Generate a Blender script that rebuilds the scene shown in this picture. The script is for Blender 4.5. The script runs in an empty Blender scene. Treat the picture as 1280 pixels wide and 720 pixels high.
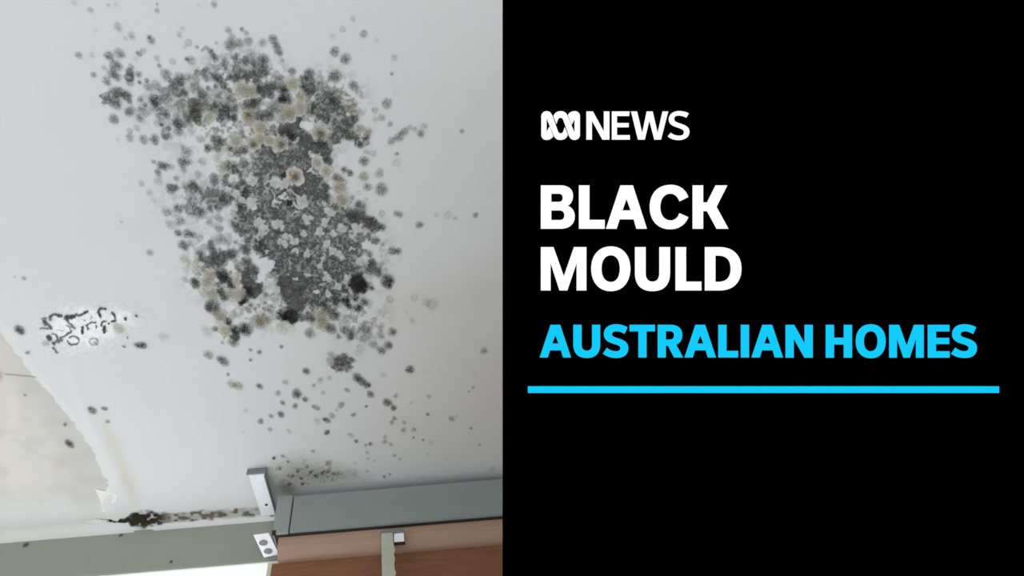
import bpy, bmesh, math, random
import numpy as np
from mathutils import Vector, Matrix

# ------------------------------------------------------------------ camera, world, lights, exposure
F_PX, CX, CY = 700.0, 500.0, 360.0            # focal length and principal point in a 1280x720 frame
PITCH, ROLL = math.radians(58.0), math.radians(4.75)
CEIL = 2.55
CAM = Vector((0.0, 0.0, 1.65))
FWD = Vector((0, math.cos(PITCH), math.sin(PITCH)))
_R0 = Vector((1, 0, 0)); _U0 = _R0.cross(FWD)
RGT = _R0 * math.cos(ROLL) - _U0 * math.sin(ROLL)
UPV = _R0 * math.sin(ROLL) + _U0 * math.cos(ROLL)

scene = bpy.context.scene
col = scene.collection
cam_d = bpy.data.cameras.new('camera')
cam_d.sensor_fit = 'HORIZONTAL'; cam_d.sensor_width = 36.0
cam_d.lens = F_PX * 36.0 / 1280.0
cam_d.shift_x = (640.0 - CX) / 1280.0
cam_d.clip_start = 0.01
cam = bpy.data.objects.new('camera', cam_d); col.objects.link(cam)
cam.matrix_world = Matrix.Translation(CAM) @ Matrix((RGT, UPV, -FWD)).transposed().to_4x4()
scene.camera = cam

world = bpy.data.worlds.new('world'); scene.world = world
world.use_nodes = True
bg = world.node_tree.nodes['Background']
bg.inputs[0].default_value = (0.93, 0.99, 1.05, 1); bg.inputs[1].default_value = 0.92

def area(name, loc, target, sx, sy, power, color):
    l = bpy.data.lights.new(name, 'AREA'); l.shape = 'RECTANGLE'; l.size = sx; l.size_y = sy
    l.energy = power; l.color = color
    o = bpy.data.objects.new(name, l); col.objects.link(o); o.location = loc
    o.rotation_euler = (Vector(target) - Vector(loc)).to_track_quat('-Z', 'Y').to_euler()
    return o
# daylight of the bare window left of the blind, and of a second window in the left-hand wall
area('window_daylight', (-1.05, 1.20, 1.45), (-0.95, 0.75, 2.3), 1.7, 0.7, 5, (0.97, 0.99, 1.0))
area('side_window_daylight', (-2.5, -0.8, 1.2), (0.2, 0.2, 2.5), 1.8, 1.7, 11, (0.88, 0.96, 1.0))
area('rear_fill', (0.65, -2.0, 1.15), (0.4, 0.3, 2.5), 1.8, 1.4, 27, (0.96, 0.985, 1.0))  # added fill from behind the camera, lifts the ceiling at right
sun_d = bpy.data.lights.new('bounce_sun', 'SUN'); sun_d.energy = 6.0; sun_d.angle = math.radians(0.6); sun_d.color = (0.98, 0.99, 1.0)
bounce_sun = bpy.data.objects.new('bounce_sun', sun_d); col.objects.link(bounce_sun)            # added: comes in low from the left so the floor bounces light up
bounce_sun.rotation_euler = Vector((math.cos(math.radians(33)), -0.12, -math.sin(math.radians(33)))).to_track_quat('-Z', 'Y').to_euler()

vs = scene.view_settings
vs.view_transform = 'Standard'; vs.look = 'None'; vs.gamma = 1.0; vs.use_curve_mapping = False
vs.exposure = 0.28

# ------------------------------------------------------------------ helpers
def ray(px, py):
    return FWD + RGT * ((px - CX) / F_PX) - UPV * ((py - CY) / F_PX)
def on_z(px, py, z=CEIL):
    d = ray(px, py); return CAM + d * ((z - CAM.z) / d.z)
def on_y(px, py, y):
    d = ray(px, py); return CAM + d * ((y - CAM.y) / d.y)
_F, _R, _U, _C = (np.array(v) for v in (FWD, RGT, UPV, CAM))
def project(P):
    q = np.asarray(P) - _C
    w = q @ _F
    return CX + F_PX * (q @ _R) / w, CY - F_PX * (q @ _U) / w

def lin(c):
    c = np.asarray(c, float) / 255.0
    return np.where(c <= 0.04045, c / 12.92, ((c + 0.055) / 1.055) ** 2.4)
def s2l(r, g, b):
    v = lin((r, g, b)); return (float(v[0]), float(v[1]), float(v[2]), 1.0)

_rs = np.random.RandomState(5)
_lat = _rs.rand(256, 256)
def vnoise(x, y):
    xi = np.floor(x).astype(int); yi = np.floor(y).astype(int)
    fx = x - xi; fy = y - yi
    fx = fx * fx * (3 - 2 * fx); fy = fy * fy * (3 - 2 * fy)
    a = _lat[xi % 256, yi % 256]; b = _lat[(xi + 1) % 256, yi % 256]
    c = _lat[xi % 256, (yi + 1) % 256]; d = _lat[(xi + 1) % 256, (yi + 1) % 256]
    return (a * (1 - fx) + b * fx) * (1 - fy) + (c * (1 - fx) + d * fx) * fy
def sstep(a, b, x):
    t = np.clip((x - a) / (b - a), 0, 1); return t * t * (3 - 2 * t)

def nodes_of(name):
    m = bpy.data.materials.new(name); m.use_nodes = True
    nt = m.node_tree; b = nt.nodes['Principled BSDF']
    return m, nt, b
def paint(name, rgb, rough=0.6, var=0.06, scale=40.0, bump=0.0, bscale=200.0, spec=0.3, metal=0.0, stretch=None, dim=0.82):
    m, nt, b = nodes_of(name)
    b.inputs['Roughness'].default_value = rough; b.inputs['Metallic'].default_value = metal
    b.inputs['Specular IOR Level'].default_value = spec
    tc = nt.nodes.new('ShaderNodeTexCoord'); mp = nt.nodes.new('ShaderNodeMapping')
    nt.links.new(tc.outputs['Object'], mp.inputs[0])
    if stretch: mp.inputs['Scale'].default_value = stretch
    n = nt.nodes.new('ShaderNodeTexNoise'); n.inputs['Scale'].default_value = scale; n.inputs['Detail'].default_value = 4
    nt.links.new(mp.outputs[0], n.inputs['Vector'])
    cr = nt.nodes.new('ShaderNodeValToRGB'); c = tuple(q * dim for q in s2l(*rgb)[:3]) + (1.0,)
    cr.color_ramp.elements[0].position = 0.25; cr.color_ramp.elements[1].position = 0.75
    cr.color_ramp.elements[0].color = tuple(v * (1 - var) for v in c[:3]) + (1,)
    cr.color_ramp.elements[1].color = tuple(min(1, v * (1 + var)) for v in c[:3]) + (1,)
    nt.links.new(n.outputs[0], cr.inputs[0]); nt.links.new(cr.outputs[0], b.inputs['Base Color'])
    if bump:
        n2 = nt.nodes.new('ShaderNodeTexNoise'); n2.inputs['Scale'].default_value = bscale
        nt.links.new(mp.outputs[0], n2.inputs['Vector'])
        bp = nt.nodes.new('ShaderNodeBump'); bp.inputs['Strength'].default_value = bump; bp.inputs['Distance'].default_value = 0.002
        nt.links.new(n2.outputs[0], bp.inputs['Height']); nt.links.new(bp.outputs[0], b.inputs['Normal'])
    return m

def obj(name, me, mat=None, parent=None):
    o = bpy.data.objects.new(name, me); col.objects.link(o)
    if mat is not None and me is not None and not me.materials: me.materials.append(mat)
    if parent is not None: o.parent = parent
    return o
def tag(o, label=None, cat=None, group=None, kind=None):
    if label: o['label'] = label
    if cat: o['category'] = cat
    if group: o['group'] = group
    if kind: o['kind'] = kind
    return o
def empty(name, loc):
    o = bpy.data.objects.new(name, None); col.objects.link(o); o.location = loc
    o.empty_display_size = 0.05
    return o
def mesh(name, verts, faces, smooth=False):
    me = bpy.data.meshes.new(name); me.from_pydata([tuple(v) for v in verts], [], faces); me.update()
    if smooth: me.polygons.foreach_set('use_smooth', [True] * len(me.polygons))
    return me
def box_mesh(name, a, b, bevel=0.0, off=(0, 0, 0)):
    bm = bmesh.new()
    bmesh.ops.create_cube(bm, size=1.0)
    a = Vector(a); b = Vector(b)
    for v in bm.verts:
        v.co = Vector((a[i] + (b[i] - a[i]) * (v.co[i] + 0.5) for i in range(3))) - Vector(off)
    if bevel: bmesh.ops.bevel(bm, geom=bm.edges[:], offset=bevel, segments=2, affect='EDGES', profile=0.6)
    me = bpy.data.meshes.new(name); bm.to_mesh(me); bm.free()
    return me
def prism_x(name, prof, x0, x1, off=(0, 0, 0), bevel=0.0, smooth=False):
    """(y, z) profile swept along x"""
    bm = bmesh.new()
    A = [bm.verts.new(Vector((x0, y, z)) - Vector(off)) for y, z in prof]
    B = [bm.verts.new(Vector((x1, y, z)) - Vector(off)) for y, z in prof]
    n = len(prof)
    bm.faces.new(A); bm.faces.new(B[::-1])
    for i in range(n):
        f = bm.faces.new((A[i], B[i], B[(i + 1) % n], A[(i + 1) % n])); f.smooth = smooth
    bmesh.ops.recalc_face_normals(bm, faces=bm.faces[:])
    if bevel: bmesh.ops.bevel(bm, geom=bm.edges[:], offset=bevel, segments=2, affect='EDGES')
    me = bpy.data.meshes.new(name); bm.to_mesh(me); bm.free()
    return me
def plate(name, outline, thick, off=(0, 0, 0), holes=()):
    """flat plate: 3D outline (planar) given thickness along its normal"""
    off = Vector(off)
    P = [Vector(p) - off for p in outline]
    n = (P[1] - P[0]).cross(P[2] - P[0]).normalized()
    bm = bmesh.new()
    A = [bm.verts.new(p) for p in P]; B = [bm.verts.new(p + n * thick) for p in P]
    k = len(P)
    bm.faces.new(A[::-1]); bm.faces.new(B)
    for i in range(k): bm.faces.new((A[i], A[(i + 1) % k], B[(i + 1) % k], B[i]))
    bmesh.ops.recalc_face_normals(bm, faces=bm.faces[:])
    me = bpy.data.meshes.new(name); bm.to_mesh(me); bm.free()
    return me

def grid_mesh(name, P, RGBA=None, attr='mould_tint', cut=0.015, smooth=True):
    """P (n,m,3) points, RGBA (n,m,4): a surface of quads kept where alpha is above cut"""
    n, m = P.shape[:2]
    idx = np.arange(n * m).reshape(n, m)
    Q = np.stack([idx[:-1, :-1], idx[1:, :-1], idx[1:, 1:], idx[:-1, 1:]], -1).reshape(-1, 4)
    if RGBA is not None and cut > 0:
        a = RGBA.reshape(-1, 4)[:, 3]
        Q = Q[a[Q].max(1) > cut]
    used = np.unique(Q); remap = np.full(n * m, -1); remap[used] = np.arange(len(used))
    V = P.reshape(-1, 3)[used]; Q = remap[Q]
    me = bpy.data.meshes.new(name)
    me.vertices.add(len(V)); me.vertices.foreach_set('co', V.astype(np.float32).ravel())
    me.loops.add(Q.size); me.loops.foreach_set('vertex_index', Q.astype(np.int32).ravel())
    me.polygons.add(len(Q)); me.polygons.foreach_set('loop_start', np.arange(0, Q.size, 4, dtype=np.int32))
    me.update(calc_edges=True); me.validate()
    if smooth: me.polygons.foreach_set('use_smooth', np.ones(len(me.polygons), bool))
    if RGBA is not None:
        at = me.color_attributes.new(attr, 'FLOAT_COLOR', 'POINT')
        at.data.foreach_set('color', RGBA.reshape(-1, 4)[used].astype(np.float32).ravel())
    return me

# ------------------------------------------------------------------ materials
M = {}
def ceiling_material():
    m, nt, b = nodes_of('ceiling_paint')
    b.inputs['Roughness'].default_value = 0.7; b.inputs['Specular IOR Level'].default_value = 0.2
    at = nt.nodes.new('ShaderNodeAttribute'); at.attribute_name = 'stain'
    g = nt.nodes.new('ShaderNodeNewGeometry')
    n = nt.nodes.new('ShaderNodeTexNoise'); n.inputs['Scale'].default_value = 9; n.inputs['Detail'].default_value = 5
    nt.links.new(g.outputs['Position'], n.inputs['Vector'])
    mr = nt.nodes.new('ShaderNodeMapRange'); mr.inputs[3].default_value = 0.975; mr.inputs[4].default_value = 1.02
    nt.links.new(n.outputs[0], mr.inputs[0])
    mx = nt.nodes.new('ShaderNodeVectorMath'); mx.operation = 'SCALE'
    nt.links.new(at.outputs['Color'], mx.inputs[0]); nt.links.new(mr.outputs[0], mx.inputs['Scale'])
    nt.links.new(mx.outputs[0], b.inputs['Base Color'])
    n2 = nt.nodes.new('ShaderNodeTexNoise'); n2.inputs['Scale'].default_value = 120; n2.inputs['Detail'].default_value = 3
    nt.links.new(g.outputs['Position'], n2.inputs['Vector'])
    bp = nt.nodes.new('ShaderNodeBump'); bp.inputs['Strength'].default_value = 0.08; bp.inputs['Distance'].default_value = 0.002
    nt.links.new(n2.outputs[0], bp.inputs['Height']); nt.links.new(bp.outputs[0], b.inputs['Normal'])
    return m
M['ceiling'] = ceiling_material()

def film_material(name, grain, gscale, rough=0.95):
    """growth on the paint: tint and cover come from the mesh's own attribute, broken by a fine grain"""
    m, nt, b = nodes_of(name)
    b.inputs['Roughness'].default_value = rough; b.inputs['Specular IOR Level'].default_value = 0.05
    at = nt.nodes.new('ShaderNodeAttribute'); at.attribute_name = 'mould_tint'
    g = nt.nodes.new('ShaderNodeNewGeometry')
    n = nt.nodes.new('ShaderNodeTexNoise'); n.inputs['Scale'].default_value = gscale; n.inputs['Detail'].default_value = 2
    nt.links.new(g.outputs['Position'], n.inputs['Vector'])
    mr = nt.nodes.new('ShaderNodeMapRange'); mr.inputs[1].default_value = 0.3; mr.inputs[2].default_value = 0.7
    mr.inputs[3].default_value = 1 - grain; mr.inputs[4].default_value = 1.0
    nt.links.new(n.outputs[0], mr.inputs[0])
    mu = nt.nodes.new('ShaderNodeMath'); mu.operation = 'MULTIPLY'
    nt.links.new(at.outputs['Alpha'], mu.inputs[0]); nt.links.new(mr.outputs[0], mu.inputs[1])
    nt.links.new(at.outputs['Color'], b.inputs['Base Color']); nt.links.new(mu.outputs[0], b.inputs['Alpha'])
    return m
M['film'] = film_material('mould_film', 0.12, 700)
M['crust'] = film_material('white_crust', 0.15, 300)

def colony_material():
    """one colony: tint from the object's colour, cover from its mesh, stippled by a fine grain"""
    m, nt, b = nodes_of('mould_colony')
    b.inputs['Roughness'].default_value = 0.95; b.inputs['Specular IOR Level'].default_value = 0.05
    oi = nt.nodes.new('ShaderNodeObjectInfo')
    at = nt.nodes.new('ShaderNodeAttribute'); at.attribute_name = 'cover'
    g = nt.nodes.new('ShaderNodeNewGeometry')
    n = nt.nodes.new('ShaderNodeTexNoise'); n.inputs['Scale'].default_value = 330; n.inputs['Detail'].default_value = 2
    nt.links.new(g.outputs['Position'], n.inputs['Vector'])
    mr = nt.nodes.new('ShaderNodeMapRange'); mr.inputs[1].default_value = 0.32; mr.inputs[2].default_value = 0.68
    mr.inputs[3].default_value = 0.45; mr.inputs[4].default_value = 1.15
    nt.links.new(n.outputs[0], mr.inputs[0])
    a1 = nt.nodes.new('ShaderNodeMath'); a1.operation = 'MULTIPLY'
    nt.links.new(at.outputs['Fac'], a1.inputs[0]); nt.links.new(oi.outputs['Alpha'], a1.inputs[1])
    a2 = nt.nodes.new('ShaderNodeMath'); a2.operation = 'MULTIPLY'; a2.use_clamp = True
    nt.links.new(a1.outputs[0], a2.inputs[0]); nt.links.new(mr.outputs[0], a2.inputs[1])
    nt.links.new(oi.outputs['Color'], b.inputs['Base Color']); nt.links.new(a2.outputs[0], b.inputs['Alpha'])
    return m
M['colony'] = colony_material()
M['wall'] = paint('shaded_wall_paint', (158, 160, 150), 0.7, 0.03, 12, 0.15, 90)  # shade of the backlit wall is put into this grey green
M['wall_plain'] = paint('plain_wall_paint', (222, 221, 214), 0.8, var=0.02, scale=8, dim=1.0)
M['wall_tan'] = paint('bounce_cutting_tan', (122, 106, 86), 0.8, 0.02, 8)  # unseen wall; dark tan chosen to cut light bounced onto the ceiling
M['floor'] = paint('floor_boards', (200, 200, 198), 0.5, var=0.15, scale=6, dim=1.0, stretch=(1, 8, 1))  # unseen floor; pale tone chosen to bounce light up to the ceiling
M['white_frame'] = paint('white_frame_paint', (240, 240, 236), 0.4, var=0.02, scale=20, dim=1.0)
M['grey_rail'] = paint('grey_aluminium', (150, 157, 154), 0.45, 0.04, 30, 0.05, 300, stretch=(0.2, 1, 1))
M['grey_cap'] = paint('grey_plastic_cap', (158, 163, 160), 0.5, 0.03, 30)
M['dark_gap'] = paint('dark_gap_shade', (52, 50, 46), 0.9, 0.1, 60)  # dark colour stands for shade in gaps and holes
M['fabric'] = paint('brown_fabric', (142, 96, 70), 0.8, 0.16, 26, 0.3, 260, stretch=(0.6, 6, 6))
M['roll'] = paint('rolled_fabric', (180, 148, 128), 0.6, 0.10, 18, 0.1, 200, stretch=(0.4, 5, 5))
M['zinc'] = paint('white_coated_steel', (246, 249, 253), 0.35, var=0.05, scale=60, spec=0.5, dim=0.95)
M['zinc_dark'] = paint('grey_steel', (140, 142, 146), 0.4, 0.08, 60, spec=0.5, metal=0.4)
M['strap'] = paint('yellowed_plastic', (196, 198, 182), 0.5, 0.06, 50)
M['cream'] = paint('cream_paint', (222, 218, 198), 0.5, 0.03, 30)
M['flake'] = paint('loose_paint', (228, 226, 221), 0.6, var=0.03, scale=60, dim=1.0)

# ------------------------------------------------------------------ the setting
WY = on_z(150, 656).y                                     # inner face of the window wall
COVE = CEIL - on_y(150, 667, WY).z                        # the coved joint reaches this far down
HEAD_Z = on_y(320, 701.5, WY).z                           # head of the window opening
X0, X1, YB = -2.2, 1.75, -1.8

# ceiling: one surface, finer where its paint has lifted and peeled
peel_edge = np.array([(-700, -150), (-430, 40), (-210, 190), (-60, 330), (-20, 385), (0, 412), (20, 443), (36, 462), (46, 477), (60, 492), (80, 515), (104, 545), (118, 568),
                      (128, 588), (133, 606), (130, 616), (124, 634), (134, 650), (134, 690)], float)
def peel_x(v): return np.interp(v, peel_edge[:, 1], peel_edge[:, 0])
def axis(lo, f0, f1, hi, fine, mid, m0, m1):
    a = list(np.arange(f0, f1, fine))
    b = list(np.arange(f1, m1, mid)); c = list(np.arange(f0 - mid, m0, -mid))[::-1] if f0 > m0 else []
    out = np.array(sorted(set(np.round(c + a + b + [lo, hi, (lo + f0) / 2, (m1 + hi) / 2, lo / 2, lo * 0.75], 5))))
    return out[(out >= lo) & (out <= hi)]
pa, pb = on_z(-20, 660), on_z(215, 400)
gx = axis(X0, on_z(-25, 665).x, on_z(190, 400).x + 0.02, X1, 0.0022, 0.012, -0.9, 0.6)
gy = axis(YB, on_z(0, 400).y - 0.01, WY - COVE, WY - COVE, 0.0022, 0.012, 0.0, WY - COVE)
if gy[-1] < WY - COVE - 1e-4: gy = np.append(gy, WY - COVE)
GX, GY = np.meshgrid(gx, gy, indexing='ij')
P = np.stack([GX, GY, np.full_like(GX, CEIL)], -1)
u, v = project(P)
front = ((P - _C) @ _F) > 0.05
u = np.where(front, u, 5000); v = np.where(front, v, -5000)
wob = (vnoise(u / 8 + 40, v / 8) - 0.5) * 5 + (vnoise(u / 2.6, v / 2.6 + 9) - 0.5) * 2
d = u - peel_x(v) + wob                                    # < 0 : bare board behind the peeled paint
zone = sstep(-120, -20, v)
bare = (1 - sstep(-1.5, 1.5, d)) * zone * (1 - 0.95 * sstep(608, 644, v))
lip = np.exp(-((d - 9) / 8.0) ** 2) * zone * sstep(0, 2, d)
P[..., 2] += 0.0008 * bare - 0.0012 * lip
ridge = np.exp(-((u - np.interp(v, [455, 480, 520, 560, 600], [85, 95, 108, 132, 150])) / 6) ** 2) * sstep(450, 470, v) * (1 - sstep(600, 625, v))
P[..., 2] -= 0.0012 * ridge
P[..., 2] += 0.0012 * (vnoise(u / 23, v / 23) - 0.5) * bare
base = np.array([0.655, 0.665, 0.668])
colr = np.broadcast_to(base, P.shape).copy()
def mixc(mask, rgb):
    global colr
    colr = colr * (1 - mask[..., None]) + np.array(rgb) * mask[..., None]
mixc(bare * (0.75 + 0.25 * vnoise(u / 14, v / 14)), (0.575, 0.555, 0.525))
warm = bare * (1 - sstep(10, 75, u - 0.25 * (v - 520))) * (0.4 + 0.6 * vnoise(u / 16, v / 40))
mixc(bare * sstep(-48, -30, d) * (0.35 + 0.5 * vnoise(u / 20, v / 12)), (0.52, 0.507, 0.485))
mixc(warm * 0.8, (0.66, 0.63, 0.575))
tan = np.exp(-((u - np.interp(v, [500, 545, 590, 625], [118, 137, 155, 170])) / 10) ** 2) * sstep(500, 550, v) * (1 - sstep(615, 640, v))
mixc(tan * (0.35 + 0.5 * vnoise(u / 9, v / 12)), (0.575, 0.52, 0.42))
mixc(bare * sstep(0.45, 0.8, vnoise(u / 40 + 3, v / 10.0 + 2) * 0.7 + vnoise(u / 9, v / 5) * 0.3) * 0.35, (0.50, 0.475, 0.44))
mixc(lip * 0.6, (0.70, 0.695, 0.68))
edge = np.exp(-(d / 1.6) ** 2) * zone
mixc(edge * 0.22 * (1 - sstep(600, 640, v)), (0.45, 0.41, 0.37))
crk = np.exp(-((v - (468 + (u - 8) * 0.09)) / 1.0) ** 2) * (u > 6) * (u < 45)
mixc(np.clip(crk, 0, 1) * 0.75, (0.22, 0.18, 0.15))
red = np.exp(-((u - 0) / 4) ** 2 - ((v - 470) / 7) ** 2); mixc(red * 0.7, (0.42, 0.27, 0.24))
scuff = np.exp(-((u - 78) / 7) ** 2 - ((v - 578) / 5) ** 2); mixc(scuff * 0.6, (0.5, 0.45, 0.36))
# faint drawn-out stain right of the large patch
br = np.exp(-((v - (392 - (u - 470) * 0.22)) / 26) ** 2) * sstep(445, 500, u) * (1 - sstep(600, 660, u))
mixc(br * 0.22, (0.55, 0.52, 0.46))
drip = np.exp(-((u - 612) / 3.5) ** 2 - ((v - 345) / 3.0) ** 2); mixc(drip * 0.8, (0.80, 0.78, 0.74))
RGBA = np.concatenate([colr, np.ones(colr.shape[:2] + (1,))], -1)
me = grid_mesh('ceiling', P[:, ::-1], RGBA[:, ::-1], attr='stain', cut=0)
ceiling = tag(obj('ceiling', me, M['ceiling']), 'white painted ceiling with water stain and peeled paint at lower left', 'ceiling', kind='structure')

def joint(x, t):
    """section through ceiling, coved joint and wall; t in metres from where the cove starts"""
    L = COVE * math.pi / 2
    t = np.asarray(t, float)
    a = np.clip(t / COVE, 0, math.pi / 2)
    y = WY - COVE + COVE * np.sin(a) + np.where(t < 0, t, 0)
    z = CEIL - COVE + COVE * np.cos(a) - np.where(t > L, t - L, 0)
    n = np.stack([np.zeros_like(a), -np.sin(a), -np.cos(a)], -1)
    return np.stack([np.broadcast_to(x, y.shape), y, z], -1), n
xs = np.linspace(X0, X1, 240); ts = np.linspace(0, COVE * math.pi / 2, 9)
XX, TT = np.meshgrid(xs, ts, indexing='ij')
PC, NC = joint(XX, TT)
PC[:, 1:-1] += NC[:, 1:-1] * (0.0012 * (vnoise(XX[:, 1:-1] * 30, TT[:, 1:-1] * 90) - 0.5))[..., None]
CC = np.ones(PC.shape[:2] + (4,)); CC[..., :3] = (0.655, 0.652, 0.645)
uc, vc = project(PC)
cm = (1 - sstep(120, 136, uc)) * 0.15
CC[..., :3] = CC[..., :3] * (1 - cm[..., None]) + np.array((0.58, 0.55, 0.51)) * cm[..., None]
me = grid_mesh('trim_1', PC, CC, attr='stain', cut=0)
tag(obj('trim_1', me, M['ceiling']), 'rounded plaster joint between ceiling and window wall', 'cornice', kind='structure')

# window wall with its opening
WT = 0.02
def wall_piece(name, x0, x1, z0, z1):
    return box_mesh(name, (x0, WY, z0), (x1, WY + (0.025 if z1 > CEIL else 0.16), z1))
OX0, OX1, OZ0 = -2.0, 1.66, 0.95
bm = bmesh.new()
for (a, b, c, d_) in ((X0, X1, HEAD_Z, CEIL + 0.1), (X0, X1, 0, OZ0), (X0, OX0, OZ0, HEAD_Z), (OX1, X1, OZ0, HEAD_Z)):
    t = wall_piece('t', a, b, c, d_); bm.from_mesh(t); bpy.data.meshes.remove(t)
# slim step where the cove ends on the wall
t = box_mesh('t', (X0, WY - 0.0015, HEAD_Z + 0.001), (X1, WY + 0.001, CEIL - COVE - 0.001)); bm.from_mesh(t); bpy.data.meshes.remove(t)
me = bpy.data.meshes.new('wall_back'); bm.to_mesh(me); bm.free()
tag(obj('wall_back', me, M['wall']), 'strip of wall above the window, backlit shade put into its grey green', 'wall', kind='structure')
tag(obj('floor', box_mesh('floor', (X0, YB, -0.1), (X1, WY + 0.16, 0)), M['floor']), 'pale boarded floor of the room, toned to bounce light upward', 'floor', kind='structure')

def side_wall(name, a, b, label):
    tag(obj(name, box_mesh(name, a, b), M['wall_tan']), label, 'wall', kind='structure')
side_wall('wall_right', (X1, YB, 0), (X1 + 0.1, WY + 0.16, CEIL + 0.1), 'plain tan side wall on the right, toned to cut bounced light')
bm = bmesh.new()
for (xa_, xb_, za_, zb_) in ((X0, X1, 1.95, CEIL + 0.1), (X0, X1, 0, 0.35), (X0, -0.3, 0.35, 1.95), (1.6, X1, 0.35, 1.95)):  # opening added to let the rear fill lamp in
    t = box_mesh('t', (xa_, YB - 0.1, za_), (xb_, YB, zb_)); bm.from_mesh(t); bpy.data.meshes.remove(t)
me = bpy.data.meshes.new('wall_front'); bm.to_mesh(me); bm.free()
tag(obj('wall_front', me, M['wall_plain']), 'plain off-white wall behind the camera with a wide opening added for fill light', 'wall', kind='structure')
bm = bmesh.new()
for (ya_, yb_, za_, zb_) in ((YB, WY + 0.16, 2.15, CEIL + 0.1), (YB, WY + 0.16, 0, 0.4), (YB, -1.7, 0.4, 2.15), (0.1, WY + 0.16, 0.4, 2.15)):
    t = box_mesh('t', (X0 - 0.1, ya_, za_), (X0, yb_, zb_)); bm.from_mesh(t); bpy.data.meshes.remove(t)
me = bpy.data.meshes.new('wall_left'); bm.to_mesh(me); bm.free()
tag(obj('wall_left', me, M['wall_plain']), 'plain off-white side wall on the left with a wide opening', 'wall', kind='structure')

def window():
    root = empty('window_1', (0, WY, OZ0)); L = root.location
    tag(root, 'white framed window with bright panes at the lower left', 'window', kind='structure')
    y0, y1 = WY + 0.004, WY + 0.024
    T = 0.045
    jx = on_y(338, 712, WY + 0.004).x
    obj('window_head', box_mesh('window_head', (OX0, y0, HEAD_Z - 0.005), (OX1, y1, HEAD_Z), 0.002, L), M['white_frame'], root)
    obj('window_sill', box_mesh('window_sill', (OX0, WY - 0.03, OZ0), (OX1, y1, OZ0 + T), 0.004, L), M['white_frame'], root)
    for x in (OX0, OX1 - T):
        obj('window_jamb', box_mesh('window_jamb', (x, y0, OZ0 + T), (x + T, y1, HEAD_Z - 0.005), 0.003, L), M['white_frame'], root)
    obj('window_mullion', box_mesh('window_mullion', (jx - 0.008, WY + 0.001, OZ0 + T), (jx + 0.03, y1, HEAD_Z - 0.005), 0.003, L), M['cream'], root)
    m, nt, b = nodes_of('window_glass')
    out = nt.nodes['Material Output']; mixs = nt.nodes.new('ShaderNodeMixShader'); tr = nt.nodes.new('ShaderNodeBsdfTransparent')
    gl = nt.nodes.new('ShaderNodeBsdfGlossy'); gl.inputs['Roughness'].default_value = 0.02
    nt.nodes.remove(b); mixs.inputs[0].default_value = 0.06
    nt.links.new(tr.outputs[0], mixs.inputs[1]); nt.links.new(gl.outputs[0], mixs.inputs[2]); nt.links.new(mixs.outputs[0], out.inputs[0])
    for a, b_ in ((OX0 + T, jx - 0.008), (jx + 0.03, OX1 - T)):
        obj('pane', box_mesh('pane', (a, WY + 0.012, OZ0 + T), (b_, WY + 0.016, HEAD_Z - 0.005), 0, L), m, root)
window()

# ------------------------------------------------------------------ mould: where each colony sits (read off the photograph, tile by tile)
DARK, PALE = [], []
def T(ox, oy, s, txt):
    for q in txt.split():
        a = [float(k) for k in q.split(',')]
        DARK.append((ox + a[0] / s, oy + a[1] / s, a[2] / s, a[3]))
def TP(ox, oy, s, txt):
    for q in txt.split():
        a = q.split(',')
        PALE.append((ox + float(a[0]) / s, oy + float(a[1]) / s, float(a[2]) / s, a[3]))
T(80, 0, 3.6, "46,12,14,2 120,45,14,3 200,22,10,3 236,20,10,2 420,18,7,5 420,46,12,4 676,18,16,4 606,22,12,1 242,118,18,3 252,135,12,2 145,138,12,1 "
  "305,160,18,3 278,172,12,2 395,180,20,5 385,165,12,4 520,155,14,3 535,128,12,2 562,190,16,3 545,210,12,2 685,192,8,3 68,248,17,4 128,248,14,2 "
  "182,305,14,3 135,335,15,5 185,437,18,7 200,455,16,6 600,210,10,4 640,215,12,4 625,225,9,4 660,230,14,5 670,250,14,5 600,335,18,4 560,345,18,3 640,350,18,5")
T(130, 60, 6, "120,40,40,5 40,60,35,6 90,130,45,6 60,190,35,6 95,215,35,6 20,245,35,5 195,180,32,8 195,225,35,7 195,260,28,4 205,140,25,4 258,195,28,5 "
  "268,255,18,6 322,243,20,6 265,40,25,5 295,15,25,3 240,80,20,2 415,130,18,5 400,75,25,3 515,100,25,3 465,190,40,5 485,230,30,4 75,330,40,6 120,330,40,7 "
  "165,355,40,8 15,385,30,7 85,405,50,7 100,420,35,7 195,400,20,5 275,380,25,5 180,480,35,6 215,465,35,4 270,525,30,5 75,530,38,6 335,290,35,4 395,275,35,4 "
  "370,385,40,8 400,400,35,9 440,350,45,6 480,360,40,7 460,310,30,6 545,285,55,8 550,320,40,8 605,335,30,8 570,230,45,6 520,260,35,6 300,465,45,4 375,440,35,4 "
  "310,425,18,6 435,475,35,6 470,500,30,6 410,510,25,5 490,440,35,3 560,440,45,6 580,420,40,6 650,430,50,7 690,470,50,8 640,520,40,8 700,540,35,8 700,400,40,7 "
  "540,500,25,3 460,560,40,3 435,575,18,6 490,600,20,6 540,560,35,7 575,570,40,6 460,645,35,5 560,630,35,5 500,660,25,3 650,90,35,4 620,80,18,5 670,240,50,4 "
  "690,300,50,4 715,190,30,6 195,620,25,3 250,600,25,3 195,670,32,4 300,685,35,5 380,685,38,6 105,685,18,2 400,560,30,2 620,420,40,6 600,470,40,6 450,390,30,6 420,320,30,5 500,300,35,6")
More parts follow.
